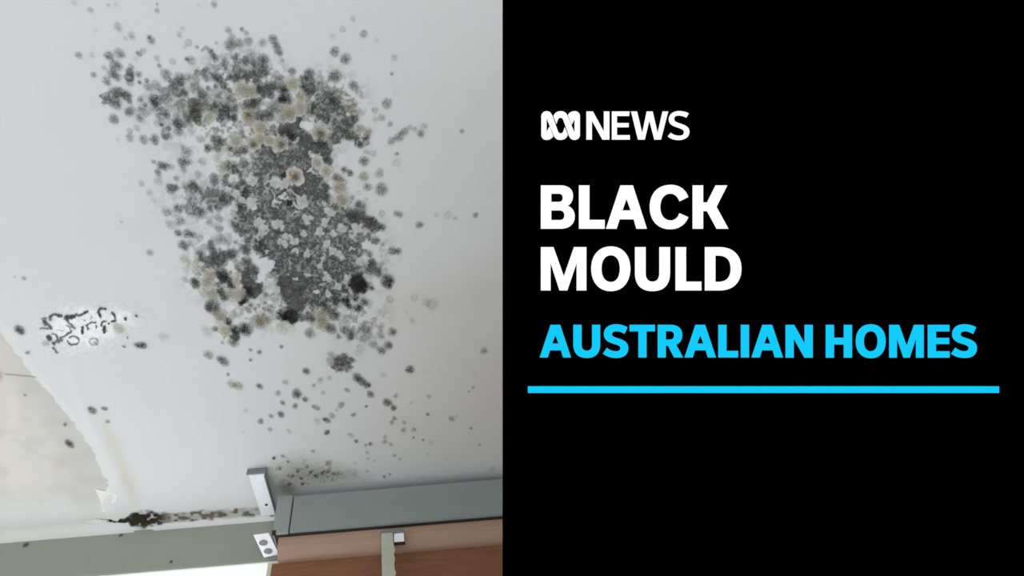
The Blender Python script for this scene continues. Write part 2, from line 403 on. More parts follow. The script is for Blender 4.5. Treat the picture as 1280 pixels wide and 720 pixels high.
T(250, 30, 6, "215,45,30,4 315,40,18,6 350,65,20,4 240,100,30,4 230,155,45,6 295,145,35,5 365,130,35,5 470,140,32,4 550,110,38,6 590,205,34,6 570,160,32,6 120,140,10,3 "
  "40,180,20,4 90,215,25,6 115,255,30,5 190,300,42,4 270,250,35,5 340,270,35,6 390,220,30,3 400,290,30,6 470,260,40,6 470,310,35,6 345,340,40,6 350,390,40,8 300,370,50,6 "
  "250,390,50,6 420,380,45,7 470,370,40,6 115,390,50,6 50,350,30,4 20,370,30,5 430,440,35,6 490,490,55,8 440,500,30,8 560,470,35,7 600,410,30,5 620,480,40,9 640,550,50,9 "
  "690,350,30,6 380,600,45,8 430,590,40,7 540,530,30,6 560,620,60,6 450,680,45,8 510,680,40,8 320,610,30,5 20,530,30,7 40,590,40,6 110,620,50,7 200,620,45,8 180,670,45,8 "
  "260,640,35,7 150,700,30,8 250,700,30,8 60,520,50,3 120,520,55,3 190,530,55,3 230,540,45,3 60,475,20,6 120,465,20,6 180,470,22,6 220,490,22,7 160,440,30,5 620,270,20,3 590,620,40,6")
T(350, 60, 6, "85,170,32,5 220,190,42,6 180,230,35,8 180,290,32,9 205,330,28,8 240,310,38,7 230,260,35,6 290,258,13,7 410,210,48,6 410,25,38,6 490,78,42,6 550,280,38,6 "
  "595,345,25,2 330,345,50,7 300,400,50,7 360,400,55,8 410,380,45,7 330,450,45,8 400,470,55,7 440,440,45,7 460,500,45,8 400,540,30,5 430,590,55,8 480,640,50,8 420,660,50,8 "
  "470,560,45,8 520,550,40,8 565,525,32,7 540,660,40,8 490,580,40,8 340,530,35,7 240,430,35,6 230,480,35,6 280,510,30,5 20,300,35,9 50,370,45,9 10,380,30,9 40,600,45,9 "
  "110,590,45,9 140,570,35,8 90,660,40,9 170,670,45,9 230,680,45,9 300,705,35,8 20,640,30,8 610,690,45,7")
T(190, 170, 6, "25,30,30,7 100,5,25,5 15,190,20,4 70,220,32,6 100,225,32,6 150,230,25,3 45,272,28,6 50,325,35,3 185,315,25,4 235,75,25,3 260,120,40,5 235,195,40,7 285,190,25,3 "
  "240,255,25,4 378,190,32,3 350,285,28,3 145,395,38,8 180,385,28,6 310,360,40,6 300,395,50,6 350,400,35,6 245,370,25,3 465,305,32,5 468,345,32,6 420,90,32,8 365,20,30,3 "
  "480,30,40,8 520,40,35,8 490,90,30,6 430,440,60,6 490,440,60,6 450,480,60,6 540,480,50,7 560,470,30,8 400,470,40,6 440,545,25,7 500,530,30,5 310,480,45,5 290,530,45,6 "
  "320,560,50,6 370,570,45,5 275,460,25,3 15,475,20,2 200,540,35,6 110,565,32,4 160,580,25,3 215,625,35,4 140,660,35,3 190,650,25,3 435,645,30,3 505,620,30,3 500,685,32,4 "
  "550,340,30,7 590,370,20,8 555,300,22,8 590,95,20,8 640,120,35,7 690,100,35,7 600,230,50,6 660,260,50,7 690,200,40,7 680,345,25,8 640,380,22,8 700,420,40,7 660,520,30,7 "
  "600,460,20,8 630,680,28,8 690,650,30,8 700,600,30,8 680,560,30,6")
T(1e-9, 1e-9, 1, "345,190,28,8 375,170,25,9 390,190,25,8 340,215,25,7 310,200,18,7 375,235,28,8 320,245,25,7 350,260,28,8 390,260,25,7 420,275,20,7 440,280,18,7 340,290,28,8 370,300,30,8 "
  "400,310,28,7 425,315,25,7 450,300,14,6 345,325,20,8 375,335,28,8 405,340,25,8 430,335,20,7 365,355,20,9 390,365,22,8 370,375,15,9 310,300,15,7 305,275,14,7 310,260,14,7 "
  "330,140,14,7 420,365,16,7 354,218,4,10 363,254,3.5,10 300,225,14,7 330,180,14,8 368,150,14,9 405,200,12,8 335,265,14,7 "
  "524,280,5,5 594,268,3.5,5 545,268,3,3 559,268,5,2 569,272,3,3 605,438,5,4 540,380,7,2 533,377,5,2 518,371,4.5,2 515,400,4,2 497,313,5,6 508,390,3,1 "
  "177,229,4,3 187,240,5,2 191,248,4.5,3 176,228,3,3 187,315,5,4 152,277,2.5,3 157,218,2,1 500,268,4,5")
T(390, 160, 6, "310,60,35,8 370,95,45,7 345,115,30,7 410,60,25,6 70,150,70,9 120,240,40,9 240,310,25,7 285,335,25,8 180,370,35,7 225,380,20,5 385,245,42,6 410,175,25,3 460,190,25,3 "
  "595,95,30,5 650,65,35,5 690,25,30,5 635,190,15,5 635,262,28,2 505,335,35,4 410,440,30,4 430,440,25,3 520,455,48,6 525,640,25,3 630,637,22,5 350,480,20,2 400,530,20,2 "
  "485,540,15,1 365,590,45,6 345,560,25,5 300,520,20,4 220,650,50,7 300,660,45,7 370,670,45,7 430,690,40,7 40,400,50,8 80,440,45,8 60,500,60,8 110,510,35,7 170,590,30,7 30,380,40,8 10,60,40,8")
T(210, 270, 6, "25,65,30,3 100,25,30,3 315,40,28,3 380,80,30,4 390,20,30,3 80,125,30,7 150,130,35,7 190,140,25,5 240,165,25,3 118,215,40,7 170,200,25,3 320,195,25,5 330,240,35,6 400,170,40,3 "
  "430,190,30,3 240,280,25,6 250,320,25,7 310,345,45,8 380,320,60,8 480,285,45,8 440,290,35,7 350,300,35,7 505,190,18,6 505,80,22,7 555,120,35,7 600,70,50,7 590,20,30,7 650,190,40,7 "
  "600,180,30,8 580,250,40,7 690,240,40,7 660,100,20,6 520,385,22,7 590,340,40,7 640,390,40,8 570,450,50,9 630,460,50,8 600,420,40,8 640,540,70,9 600,560,40,9 690,530,25,8 "
  "400,430,48,9 415,470,35,9 455,480,30,9 475,520,28,9 375,510,25,8 395,560,30,9 425,600,35,9 575,620,30,10 545,650,20,10 205,505,38,8 200,480,25,8 130,475,25,2 335,675,55,8 300,690,30,7")
T(390, 260, 6, "450,120,50,8 520,140,32,7 480,240,35,6 400,220,50,6 330,260,50,6 490,470,40,8 450,420,35,8 430,340,30,6 340,560,60,10 380,590,45,10 450,600,20,9 565,540,48,10 575,585,25,9 "
  "600,320,30,6 530,270,18,4 550,460,20,2 580,680,28,3 525,40,25,3 630,37,22,4 325,670,30,9 255,690,35,9 180,690,30,8 390,700,30,7 240,610,25,7 470,150,45,7 430,90,40,7 360,60,60,7 270,80,60,7 "
  "300,250,70,7 320,420,60,7 290,470,60,7 330,500,60,8 420,460,40,7 180,440,60,7 150,600,60,8")
T(240, 340, 6, "275,372,30,9 395,425,55,10 320,430,35,9 315,470,35,9 310,520,40,6 175,425,25,6 230,525,14,5 232,662,40,8 438,580,16,5 505,598,18,6 440,655,13,7 670,555,15,6 670,320,42,10 "
  "715,330,35,10 555,165,25,4 620,185,30,3 380,215,30,10 440,240,20,5 470,270,15,6 430,290,18,5 540,270,16,6 580,290,18,6 600,250,14,5 550,230,14,5 500,240,14,4 410,270,14,5")
T(340, 330, 6, "70,380,45,10 145,390,50,10 140,250,60,9 205,390,40,8 285,515,40,5 465,375,45,8 440,480,40,8 500,540,20,7 585,520,40,6 485,270,35,8 555,272,28,10 625,250,22,10 575,310,28,9 "
  "650,325,35,9 650,160,60,9 560,395,30,3 285,400,40,8 270,270,80,8 350,260,70,8 400,320,40,8 540,490,30,6")
T(400, 340, 6, "505,60,45,10 515,105,22,9 385,120,22,9 520,200,22,4 545,445,35,6 515,545,35,7 460,585,32,6 400,540,32,4 455,470,35,3 455,420,20,4 325,460,55,3 225,460,40,6 130,480,25,7 "
  "100,420,50,8 95,320,40,8 300,260,45,9 220,250,30,9 120,220,40,8 195,330,30,4 330,220,30,6 150,670,60,5 210,680,50,5 100,650,50,3 300,585,40,2 230,490,25,6 300,460,30,4 340,420,30,3")
T(280, 440, 3.556, "0,40,16,8 118,32,7,8 18,97,8,6 158,150,14,7 272,130,14,3 240,180,13,4 323,183,22,8 360,208,14,7 365,83,16,7 260,223,11,6 316,237,13,6 253,275,15,8 210,282,11,5 "
  "163,306,13,6 205,341,11,4 288,348,12,2 98,258,13,2 85,352,6,2 400,145,9,4 428,122,14,3 440,178,11,3 468,112,12,3 412,246,14,5 398,240,8,5 415,305,16,2 455,300,15,8 480,280,14,4 "
  "457,355,13,9 520,233,15,5 500,255,7,3 547,166,12,4 575,277,11,5 525,45,42,6 550,50,28,5 500,60,25,6 590,112,20,9 612,128,20,9 638,145,14,9 650,185,16,7 708,100,15,2 632,238,7,6 "
  "725,223,19,8 753,246,13,8 763,191,11,4 825,76,18,8 757,291,10,6 745,310,12,4 800,310,9,4 797,343,12,4 845,342,12,4 833,222,10,2 910,195,11,3 905,274,8,6 893,83,10,1 955,75,9,1 "
  "1107,154,9,4 1088,172,7,4 1010,293,15,4 1035,280,8,2 1097,335,7,6 1135,408,8,4 1113,92,14,1 842,377,6,6 885,388,6,8 920,400,10,2 588,394,9,8 563,366,13,3 650,406,10,6 630,411,8,5 "
  "637,443,9,3 715,373,10,3 715,395,12,4 742,407,10,4 757,457,9,4 782,472,8,3 640,470,6,3 670,478,6,3 712,550,7,6 737,540,6,5 907,452,8,2 990,470,8,1 1190,515,15,2 397,438,9,5 "
  "262,460,10,4 223,468,7,7 463,490,14,4 637,525,8,3 582,490,8,2 530,60,30,5")
T(400, 20, 3.6, "148,12,14,3 102,58,14,3 58,90,15,2 196,78,18,5 256,108,12,2 190,148,9,1 336,185,16,3 322,258,9,5 340,345,14,1 300,392,24,5 245,422,16,3 278,455,18,4 247,462,14,2 315,483,14,4 "
  "376,520,18,5 352,543,18,6 320,562,17,6 402,500,14,3 427,508,12,3 452,528,17,5 465,495,16,3 638,515,11,5 345,617,9,6 825,535,8,3")
TP(250, 30, 6, "320,490,60,o 390,500,50,o 360,670,50,c 70,690,40,o")
TP(350, 60, 6, "95,265,48,o 155,360,42,o 155,450,60,o 60,470,55,o 15,520,40,o 300,635,62,c 190,580,40,w 535,440,38,d 600,600,35,d 660,625,30,d")
TP(190, 170, 6, "630,35,45,o 490,165,35,f 540,230,38,o 615,320,35,p 630,430,38,p 615,520,34,p")
TP(290, 140, 6, "215,110,50,o 215,195,45,o 155,235,55,c 280,210,40,o 365,235,62,c 130,50,55,o 35,210,50,o 30,350,40,w 150,515,52,p 20,500,38,p 150,680,55,p 30,620,30,p 75,580,24,p "
   "470,480,62,b 320,525,48,p 390,535,45,p 530,670,60,p 660,150,66,c 570,110,40,w 640,380,46,o 705,440,42,o 690,690,30,p 440,25,45,o 60,420,25,p")
TP(390, 160, 6, "205,440,48,o 220,540,55,o 170,200,40,p 220,240,40,w 190,280,35,p 190,150,35,p 385,360,36,d")
TP(210, 270, 6, "125,325,40,f 245,390,48,f 320,440,45,o 295,495,45,o 335,580,48,o 270,570,35,f 510,490,36,g 530,430,26,g 520,590,48,g 455,575,38,g 560,570,32,g 470,370,40,w 660,330,40,w")
TP(300, 240, 6, "100,90,60,p 140,235,52,p 170,290,42,p 195,260,30,p 285,245,46,p 130,330,26,p 350,325,40,p 400,360,38,p 340,395,36,p 295,370,24,p 480,70,62,p 500,195,42,p 485,310,30,p 600,290,38,p "
   "640,225,36,p 640,100,48,p 690,160,40,p 505,465,38,p 410,440,22,p 620,495,30,p 605,555,34,p 650,625,34,p 190,550,72,w 160,640,40,w 220,700,60,p 350,615,18,p 500,620,22,p 410,650,22,p 205,450,20,p 380,525,16,p 15,60,30,p 15,360,28,p")
TP(390, 260, 6, "130,30,38,p 220,150,45,p 45,175,40,p 165,195,25,p 340,150,46,p 390,180,32,p 300,200,30,p 110,270,28,p 150,315,36,p 200,350,32,p 230,378,24,p 65,430,36,p 75,370,24,p 110,500,36,p "
   "295,295,20,p 400,285,42,w 460,310,38,w 490,360,38,w 375,400,48,p 430,500,55,p 490,560,45,w 265,540,45,p 195,580,36,p 130,640,28,p 35,630,16,w 235,655,24,p 520,200,34,w 545,385,30,f")
TP(240, 340, 6, "215,330,50,o 310,320,40,f 253,437,46,r 125,615,36,d 500,345,48,d 560,355,46,d 510,385,35,d 680,415,45,f 115,440,42,f")
TP(340, 330, 6, "370,385,52,o 375,440,52,o 560,115,46,p 335,210,16,w 430,215,26,p 490,155,34,p 540,230,24,p 260,340,28,p 245,450,36,w 25,270,45,p 30,190,40,p")
TP(280, 440, 3.556, "38,143,18,d 66,147,18,d")
random.seed(3)

# keep one of each spot that two tiles both show
ALL_DARK = list(DARK)
uniq = []
for s in DARK:
    if all(math.hypot(s[0] - t[0], s[1] - t[1]) > 0.55 * max(s[2], t[2]) or abs(s[2] - t[2]) > 0.6 * max(s[2], t[2]) for t in uniq): uniq.append(s)
DARK = uniq
uniq = []
for s in PALE:
    if all(math.hypot(s[0] - t[0], s[1] - t[1]) > 0.45 * max(s[2], t[2]) for t in uniq): uniq.append(s)
PALE = uniq
COVER = [0, .10, .20, .32, .45, .58, .70, .80, .88, .95, 1.0]
single, merged = [], []
for i, s in enumerate(DARK):
    ov = 0
    for j, t in enumerate(DARK):
        if i != j and math.hypot(s[0] - t[0], s[1] - t[1]) < 0.72 * (s[2] + t[2]): ov += 1
    (single if ov <= 1 and s[2] < 11 else merged).append(s)

merged = [s for s in ALL_DARK if all(math.hypot(s[0] - t[0], s[1] - t[1]) > 0.5 * max(s[2], t[2]) for t in single)]
merged = [(x, y, r * (1.22 if dk >= 7 else 1.12), dk) for (x, y, r, dk) in merged]

def blobs_on(u, v, spots, soft=0.38, warp=1.0):
    """cover left by many overlapping colonies on a surface"""
    A = np.zeros_like(u); G = np.zeros_like(u)
    wu = u + warp * ((vnoise(u / 5, v / 5) - 0.5) * 5 + (vnoise(u / 2.2 + 7, v / 2.2) - 0.5) * 2.4)
    wv = v + warp * ((vnoise(u / 5 + 50, v / 5 + 20) - 0.5) * 5 + (vnoise(u / 2.2 + 90, v / 2.2 + 31) - 0.5) * 2.4)
    for (x, y, r, dk) in spots:
        sel = (np.abs(u - x) < r + 6) & (np.abs(v - y) < r + 6)
        if not sel.any(): continue
        q = np.hypot(wu[sel] - x, wv[sel] - y) / r
        a = COVER[int(dk)] * (1 - sstep(1 - soft, 1.12, q))
        A[sel] = np.maximum(A[sel], a)
    return A

# ------------------------------------------------------------------ the large patch: a merged film and the single colonies in and around it
c0 = on_z(330, 230)
patch = empty('mould_patch', c0)
tag(patch, 'large patch of black mould colonies spread across the ceiling', 'mould')
xa, xb = min(on_z(115, y).x for y in (20, 240, 460)), max(on_z(520, y).x for y in (20, 240, 470))
ya, yb = min(on_z(x, 20).y for x in (115, 520)), max(on_z(x, 470).y for x in (115, 520))
STEP = 0.00125
fx = np.arange(xa, xb, STEP); fy = np.arange(ya, yb, STEP)
FX, FY = np.meshgrid(fx, fy, indexing='ij')
P = np.stack([FX, FY, np.full_like(FX, CEIL)], -1)
u, v = project(P)
A = blobs_on(u, v, merged, soft=0.34, warp=1.1)
wu = u + (vnoise(u / 4 + 11, v / 4) - 0.5) * 6; wv = v + (vnoise(u / 4 + 60, v / 4 + 5) - 0.5) * 6
H = np.ones_like(A); RIM = np.zeros_like(A)
LOADS = [(300, 105, 55, 38, .85), (410, 135, 42, 42, .9), (345, 180, 70, 40, .85), (270, 140, 60, 34, .72), (200, 130, 45, 30, .3), (250, 250, 50, 35, .36), (360, 285, 70, 85, .9), (430, 320, 48, 52, .85),
         (275, 335, 42, 42, .62), (385, 370, 50, 35, .9), (225, 175, 45, 35, .2), (310, 230, 40, 50, .7), (320, 390, 40, 25, .4), (450, 400, 35, 30, .4)]
load = np.zeros_like(A)
for (x, y, sx_, sy_, a_) in LOADS: load = np.maximum(load, a_ * np.exp(-(((u - x) / sx_) ** 2 + ((v - y) / sy_) ** 2) ** 1.5))
mot = 0.45 * vnoise(u / 7 + 3, v / 7 + 8) + 0.35 * vnoise(u / 3.4 + 41, v / 3.4) + 0.2 * vnoise(u / 1.7, v / 1.7 + 19)
A = np.maximum(A, load * 0.85 * sstep(0.40, 0.56, mot))
for (x, y, r, k) in PALE:
    if k in 'df': continue
    sel = (np.abs(u - x) < r * 1.3 + 7) & (np.abs(v - y) < r * 1.3 + 7)
    q = np.hypot(wu[sel] - x, wv[sel] - y) / r
    q = q / {'p': 0.86, 'w': 0.95}.get(k, 1.1)
    amt = {'p': 0.80, 'w': 0.95, 'o': 0.97, 'c': 0.97, 'b': 0.97, 'g': 0.9, 'r': 0.9}[k]
    H[sel] *= 1 - amt * (1 - sstep(0.85, 1.08, q))
    if k in 'ocbgr': RIM[sel] = np.maximum(RIM[sel], 1 - sstep(0.92, 1.10, q))
veins = [[(289, 132), (290, 141), (298, 144), (300, 150)], [(333, 236), (332, 229), (337, 226), (350, 224)], [(339, 240), (344, 250), (350, 256)], [(344, 250), (350, 245), (357, 243)],
    [(352, 245), (362, 249), (368, 256), (374, 259)], [(360, 235), (366, 240), (372, 246)], [(384, 164), (388, 152), (398, 158)], [(385, 190), (391, 194), (391, 203), (386, 213), (396, 216)], [(391, 193), (400, 193)],
    [(366, 268), (371, 263), (376, 264)], [(285, 108), (292, 114), (300, 118)], [(443, 183), (450, 174), (456, 168)], [(343, 248), (341, 255), (346, 260)], [(303, 116), (330, 117)], [(358, 140), (372, 132)], [(359, 173), (368, 176), (372, 174)],
    [(300, 208), (306, 204)], [(310, 262), (318, 258)], [(402, 355), (412, 349), (420, 352)], [(306, 300), (316, 304)], [(330, 140), (340, 133)]]
for q in veins:
    for (ax, ay), (bx, by) in zip(q[:-1], q[1:]):
        t = np.clip(((wu - ax) * (bx - ax) + (wv - ay) * (by - ay)) / ((bx - ax) ** 2 + (by - ay) ** 2), 0, 1)
        H *= 1 - 0.85 * (1 - sstep(0.7, 1.9, np.hypot(wu - ax - t * (bx - ax), wv - ay - t * (by - ay))))
A *= 1 - 0.22 * (1 - sstep(215, 275, u)) * (1 - sstep(300, 360, v))
n1 = vnoise(u / 1.35, v / 1.35); n2 = vnoise(u / 3.1 + 30, v / 3.1); n3 = vnoise(u / 9 + 77, v / 9 + 4)
rid = np.abs(vnoise(u / 8 + 13, v / 8 + 61) - 0.5)
dense = sstep(0.55, 0.8, A)
keep = 1 - 0.7 * sstep(0.84, 0.95, A)
A = A * (1 - 0.50 * keep * sstep(0.50, 0.85, n2)) * (1 - 0.55 * keep * sstep(0.5, 0.92, n1))
A *= 1 - 0.45 * (1 - sstep(0.0, 0.035, rid)) * dense * (0.3 + 0.7 * n3)
A = np.clip(A + 0.10 * dense * (n1 - 0.4), 0, 1)
# fine dust between the colonies
near = blobs_on(u, v, [(x, y, r * 1.9, 3) for (x, y, r, k) in merged], soft=0.9, warp=2)
A = np.maximum(A, near * 0.55 * sstep(0.62, 0.9, n1 * 0.6 + n2 * 0.4))
A = np.maximum(A, near * 0.30 * sstep(0.15, 0.8, n3 * 0.5 + n2 * 0.5))
A *= H
A = np.maximum(A, blobs_on(u, v, [q for q in merged if q[3] >= 10], soft=0.35, warp=0.6) * (0.84 + 0.16 * n1))
dark = 0.018 + 0.05 * n2 + 0.04 * n3 + 0.09 * n1 ** 2
dark = dark * (1 - 0.72 * blobs_on(u, v, [q for q in merged if q[3] >= 10], soft=0.35, warp=0.6))
RG = np.stack([dark * 1.01, dark, dark * 1.0, A], -1)
pale_rim = np.array([0.64, 0.632, 0.585, 0.72])
RG = RG * (1 - RIM[..., None]) + pale_rim * RIM[..., None]
ol = sstep(0.55, 0.8, vnoise(u / 22 + 5, v / 22)) * (1 - dense)
ol = ol * (1 - RIM); RG[..., 0] += 0.05 * ol; RG[..., 1] += 0.045 * ol; RG[..., 2] += 0.015 * ol
P[..., 2] -= 0.0007 + 0.0009 * A * (0.4 + 0.6 * n2)
P -= np.array(c0)
film = obj('merged_mould', grid_mesh('merged_mould', P[:, ::-1], RG[:, ::-1]), M['film'], patch)
tag(film, 'dense charcoal mould where the colonies run together', kind='stuff')

def colony_mesh(seed, hollow):
    rnd = random.Random(seed); n = 14
    verts, cov, faces = [(0, 0, -0.12)], [1.0 if not hollow else 0.55], []
    radii = (0.42, 0.76, 1.12)
    covs = (0.95, 0.58, 0.0) if not hollow else (0.62, 0.95, 0.0)
    wob = [1 + rnd.uniform(-0.16, 0.16) for _ in range(n)]
    wob = [(wob[i - 1] + 2 * wob[i] + wob[(i + 1) % n]) / 4 for i in range(n)]
    for k, r in enumerate(radii):
        for i in range(n):
            a = 2 * math.pi * i / n; rr = r * wob[i] * (1 + rnd.uniform(-0.06, 0.06))
            verts.append((rr * math.cos(a), rr * math.sin(a), (-0.11, -0.07, 0.0)[k]))
            cov.append(max(0, covs[k] * rnd.uniform(0.55, 1.12)))
    for i in range(n):
        j = (i + 1) % n
        faces.append((0, 1 + j, 1 + i))
        for k in range(2):
            a, b = 1 + k * n, 1 + (k + 1) * n
            faces.append((a + i, a + j, b + j, b + i))
    me = mesh('mould_colony', verts, faces, True)
    at = me.attributes.new('cover', 'FLOAT', 'POINT'); at.data.foreach_set('value', cov)
    me.materials.append(M['colony'])
    return me
SOLID = [colony_mesh(i, False) for i in range(7)]
HOLLOW = [colony_mesh(20 + i, True) for i in range(5)]

level = [0]
def colony(name, px, py, r, rgb, cover, parent=None, depth=0.0016, meshes=None, surf=None, stretch=1.0):
    p = surf(px, py) if surf else on_z(px, py)
    q = surf(px + r, py) if surf else on_z(px + r, py)
    w = surf(px, py + r) if surf else on_z(px, py + r)
    o = bpy.data.objects.new(name, random.choice(meshes or SOLID)); col.objects.link(o)
    level[0] += 1
    p = Vector((p.x, p.y, p.z - depth - 1.5e-6 * level[0]))
    o.location = p - parent.location if parent else p
    sx, sy = (q - p).xy.length, (w - p).xy.length
    o.scale = (sx * 1.12, sy * 1.12 * stretch, 0.0012)
    o.rotation_euler = (0, 0, random.uniform(-0.5, 0.5) + (math.pi if random.random() < 0.5 else 0))
    o.color = (rgb[0], rgb[1], rgb[2], cover)
    if parent: o.parent = parent
    return o

lower, inpatch, stray = [], [], []
for s in single:
    x, y, r, dk = s
    if y > 445 or (x > 505): (lower if y > 445 else stray).append(s)
    else: inpatch.append(s)
for (x, y, r, dk) in inpatch:
    g = random.uniform(0.045, 0.085) if dk < 9 else 0.02
    hol = dk <= 3 and random.random() < 0.3
    colony('mould_colony', x, y, r, (g * 1.02, g, g * 0.97), min(1, COVER[int(dk)] * 1.0), patch, meshes=HOLLOW if hol else SOLID)

# pale and olive colonies that grew over the black film
tones = {'o': ((0.285, 0.274, 0.205), 0.76), 'c': ((0.25, 0.238, 0.17), 0.82), 'b': ((0.26, 0.19, 0.13), 0.75), 'g': ((0.40, 0.38, 0.32), 0.7),
         'r': ((0.36, 0.35, 0.25), 0.7), 'd': ((0.24, 0.225, 0.14), 0.66), 'f': ((0.42, 0.40, 0.30), 0.36), 'p': ((0.40, 0.40, 0.37), 0.34), 'w': ((0.62, 0.62, 0.60), 0.25)}
for (x, y, r, k) in PALE:
    rgb, cv = tones[k]
    if k == 'w': continue
    rr = r * {'p': 0.62, 'g': 1.0, 'd': 1.0, 'f': 1.0}.get(k, 0.84)
    colony('olive_colony' if k != 'p' else 'pale_colony', x, y, rr, rgb, cv, patch, depth=0.0022)
    if k in 'cb':
        colony('colony_centre', x + 1, y + 1, r * 0.38, (0.10, 0.085, 0.06), 0.8, patch, depth=0.0028)

# spots strewn below the patch, towards the blind
low = empty('mould_scatter', on_z(430, 510))
tag(low, 'loose scatter of small dark mould spots between large patch and blind', 'mould')
for (x, y, r, dk) in lower:
    g = random.uniform(0.045, 0.085)
    colony('mould_spot', x, y, r, (g * 1.04, g, g * 0.94), min(1, COVER[int(dk)] * 0.98), low)
lm = [s for s in merged if s[1] > 445]
xa, xb = on_z(395, 470).x, on_z(505, 470).x
ya, yb = on_z(450, 430).y, on_z(450, 520).y
FX, FY = np.meshgrid(np.arange(xa, xb, 0.0016), np.arange(ya, yb, 0.0016), indexing='ij')
P = np.stack([FX, FY, np.full_like(FX, CEIL)], -1); u, v = project(P)
A = blobs_on(u, v, [s for s in lm if s[0] > 395], soft=0.9) * (0.5 + 0.45 * vnoise(u / 2, v / 2))
A *= sstep(440, 450, v)
RG = np.stack([np.full_like(A, 0.08), np.full_like(A, 0.08), np.full_like(A, 0.07), np.clip(A, 0, 1)], -1)
P[..., 2] -= 0.0008; P -= np.array(low.location)
tag(obj('merged_mould', grid_mesh('merged_mould', P[:, ::-1], RG[:, ::-1]), M['film'], low), kind='stuff')
right = empty('mould_scatter', on_z(560, 300))
tag(right, 'few faint mould spots on clean ceiling right of large patch', 'mould')
for (x, y, r, dk) in stray:
    g = random.uniform(0.05, 0.09)
    colony('mould_spot', x, y, r, (g * 1.02, g, g * 0.96), min(1, COVER[int(dk)] * 1.05), right, meshes=HOLLOW if dk == 2 and r > 4.4 else SOLID)

# olive speckle over the end of the blind
haze = empty('mould_speckle', on_z(385, 590))
tag(haze, 'olive brown mould speckle on ceiling just above the blind rail end', 'mould')
xa, xb = on_z(325, 600).x, on_z(600, 600).x
ya, yb = on_z(400, 555).y, on_z(400, 628).y
FX, FY = np.meshgrid(np.arange(xa, xb, 0.0018), np.arange(ya, min(yb, WY - COVE - 0.002), 0.0018), indexing='ij')
P = np.stack([FX, FY, np.full_like(FX, CEIL)], -1); u, v = project(P)
g1 = np.exp(-((u - 374) / 38) ** 2 - ((v - 591) / 18) ** 2)
g2 = np.exp(-((u - 415) / 36) ** 2 - ((v - 594) / 9) ** 2)
g3 = np.exp(-((u - 355) / 14) ** 2 - ((v - 610) / 10) ** 2)
sp = sstep(0.55, 0.85, 0.65 * vnoise(u / 2.2, v / 1.6) + 0.35 * vnoise(u / 6 + 8, v / 5))
A = np.clip(g1 * 0.30 + g1 * sp * 0.4 + g2 * 0.2 + g2 * sp * 0.3 + g3 * 0.45, 0, 0.9)
RG = np.stack([np.full_like(A, 0.12), np.full_like(A, 0.10), np.full_like(A, 0.06), A], -1)
P[..., 2] -= 0.0008; P -= np.array(haze.location)
tag(obj('speckle_film', grid_mesh('speckle_film', P[:, ::-1], RG[:, ::-1], cut=0.03), M['film'], haze), kind='stuff')
for (x, y, r, dk) in [(378, 604, 2.5, 8), (360, 576, 2, 6), (372, 588, 2.5, 6), (384, 582, 2, 6), (365, 595, 2.5, 5), (395, 594, 2.5, 6), (350, 585, 2, 5), (388, 590, 2, 5), (376, 597, 2, 7), (362, 604, 2.5, 6), (342, 572, 2, 6), (403, 592, 2, 4)]:
    colony('mould_spot', x, y, r * 0.95, (0.06, 0.05, 0.035), COVER[dk], haze)

# single dark specks on the left half
for (x, y, r, dk, lab, st) in [
    (25, 412, 6.0, 10, 'black mould blot at far left above the peeled paint edge', 0.8), (176, 431, 7.0, 10, 'black mould blot right of the white crusted patch', 0.55),
    (115.5, 512, 5.0, 8, 'small curled dark mould spot below the white crusted patch', 0.8), (131, 510, 3.6, 7, 'tiny oval dark spot right of the curled spot', 0.6),
    (135, 526, 2.8, 6, 'tiny grey speck under the oval dark spot', 0.7), (87, 554, 4.2, 9, 'dark round mould speck on the bare peeled board', 1.1),
    (81.5, 530, 2.3, 8, 'tiny black dot above the dark speck on peeled board', 0.8), (32, 493, 2.0, 6, 'tiny dot under the crack in the peeled area', 0.8),
    (30.5, 347, 3.0, 5, 'faint grey fleck near the left edge above the peeled area', 0.7), (35, 440, 3.2, 6, 'small dark fleck beside the peeled paint edge', 0.5),
    (19, 345, 2.0, 3, 'palest fleck near the left edge above peeled area', 0.7), (205, 420, 6.0, 2, 'faint smudge between white crusted patch and large mould patch', 0.8)]:
    g = 0.028 if dk >= 9 else 0.07
    tag(colony('mould_spot', x, y, r * 1.1, (g, g, g), COVER[dk], None, stretch=st), lab, 'mould spot')

# ------------------------------------------------------------------ the white crusted patch with black squiggles
crust = empty('crusted_patch', on_z(108, 408))
tag(crust, 'white crusted patch with curly black mould rings, left on the ceiling', 'mould')
xa, xb = on_z(38, 440).x - 0.03, on_z(200, 360).x + 0.03
ya, yb = on_z(110, 362).y - 0.02, on_z(110, 460).y + 0.02
FX, FY = np.meshgrid(np.arange(xa, xb, 0.0011), np.arange(ya, yb, 0.0011), indexing='ij')
P0 = np.stack([FX, FY, np.full_like(FX, CEIL)], -1); u, v = project(P0)
wx = u + (vnoise(u / 7, v / 7) - 0.5) * 9; wy = v + (vnoise(u / 7 + 31, v / 7) - 0.5) * 9
e1 = np.hypot((wx - 104) / 60, (wy - 409) / 33); e2 = np.hypot((wx - 140) / 46, (wy - 398) / 22); e3 = np.hypot((wx - 95) / 46, (wy - 432) / 15)
A = np.maximum.reduce([0.85 * (1 - sstep(0.45, 1.2, e1)), 0.85 * (1 - sstep(0.2, 1.25, e2)), 0.6 * (1 - sstep(0.3, 1.25, e3))])
A *= 1.0 + 0.3 * vnoise(u / 3, v / 3)
Wc = np.full(A.shape + (4,), 0.93); Wc[..., 3] = np.clip(A, 0, 1)
P = P0.copy(); P[..., 2] -= 0.0006 + 0.0006 * np.clip(A, 0, 1) * (0.2 + 0.4 * vnoise(u / 3.5, v / 3.5)); P -= np.array(crust.location)
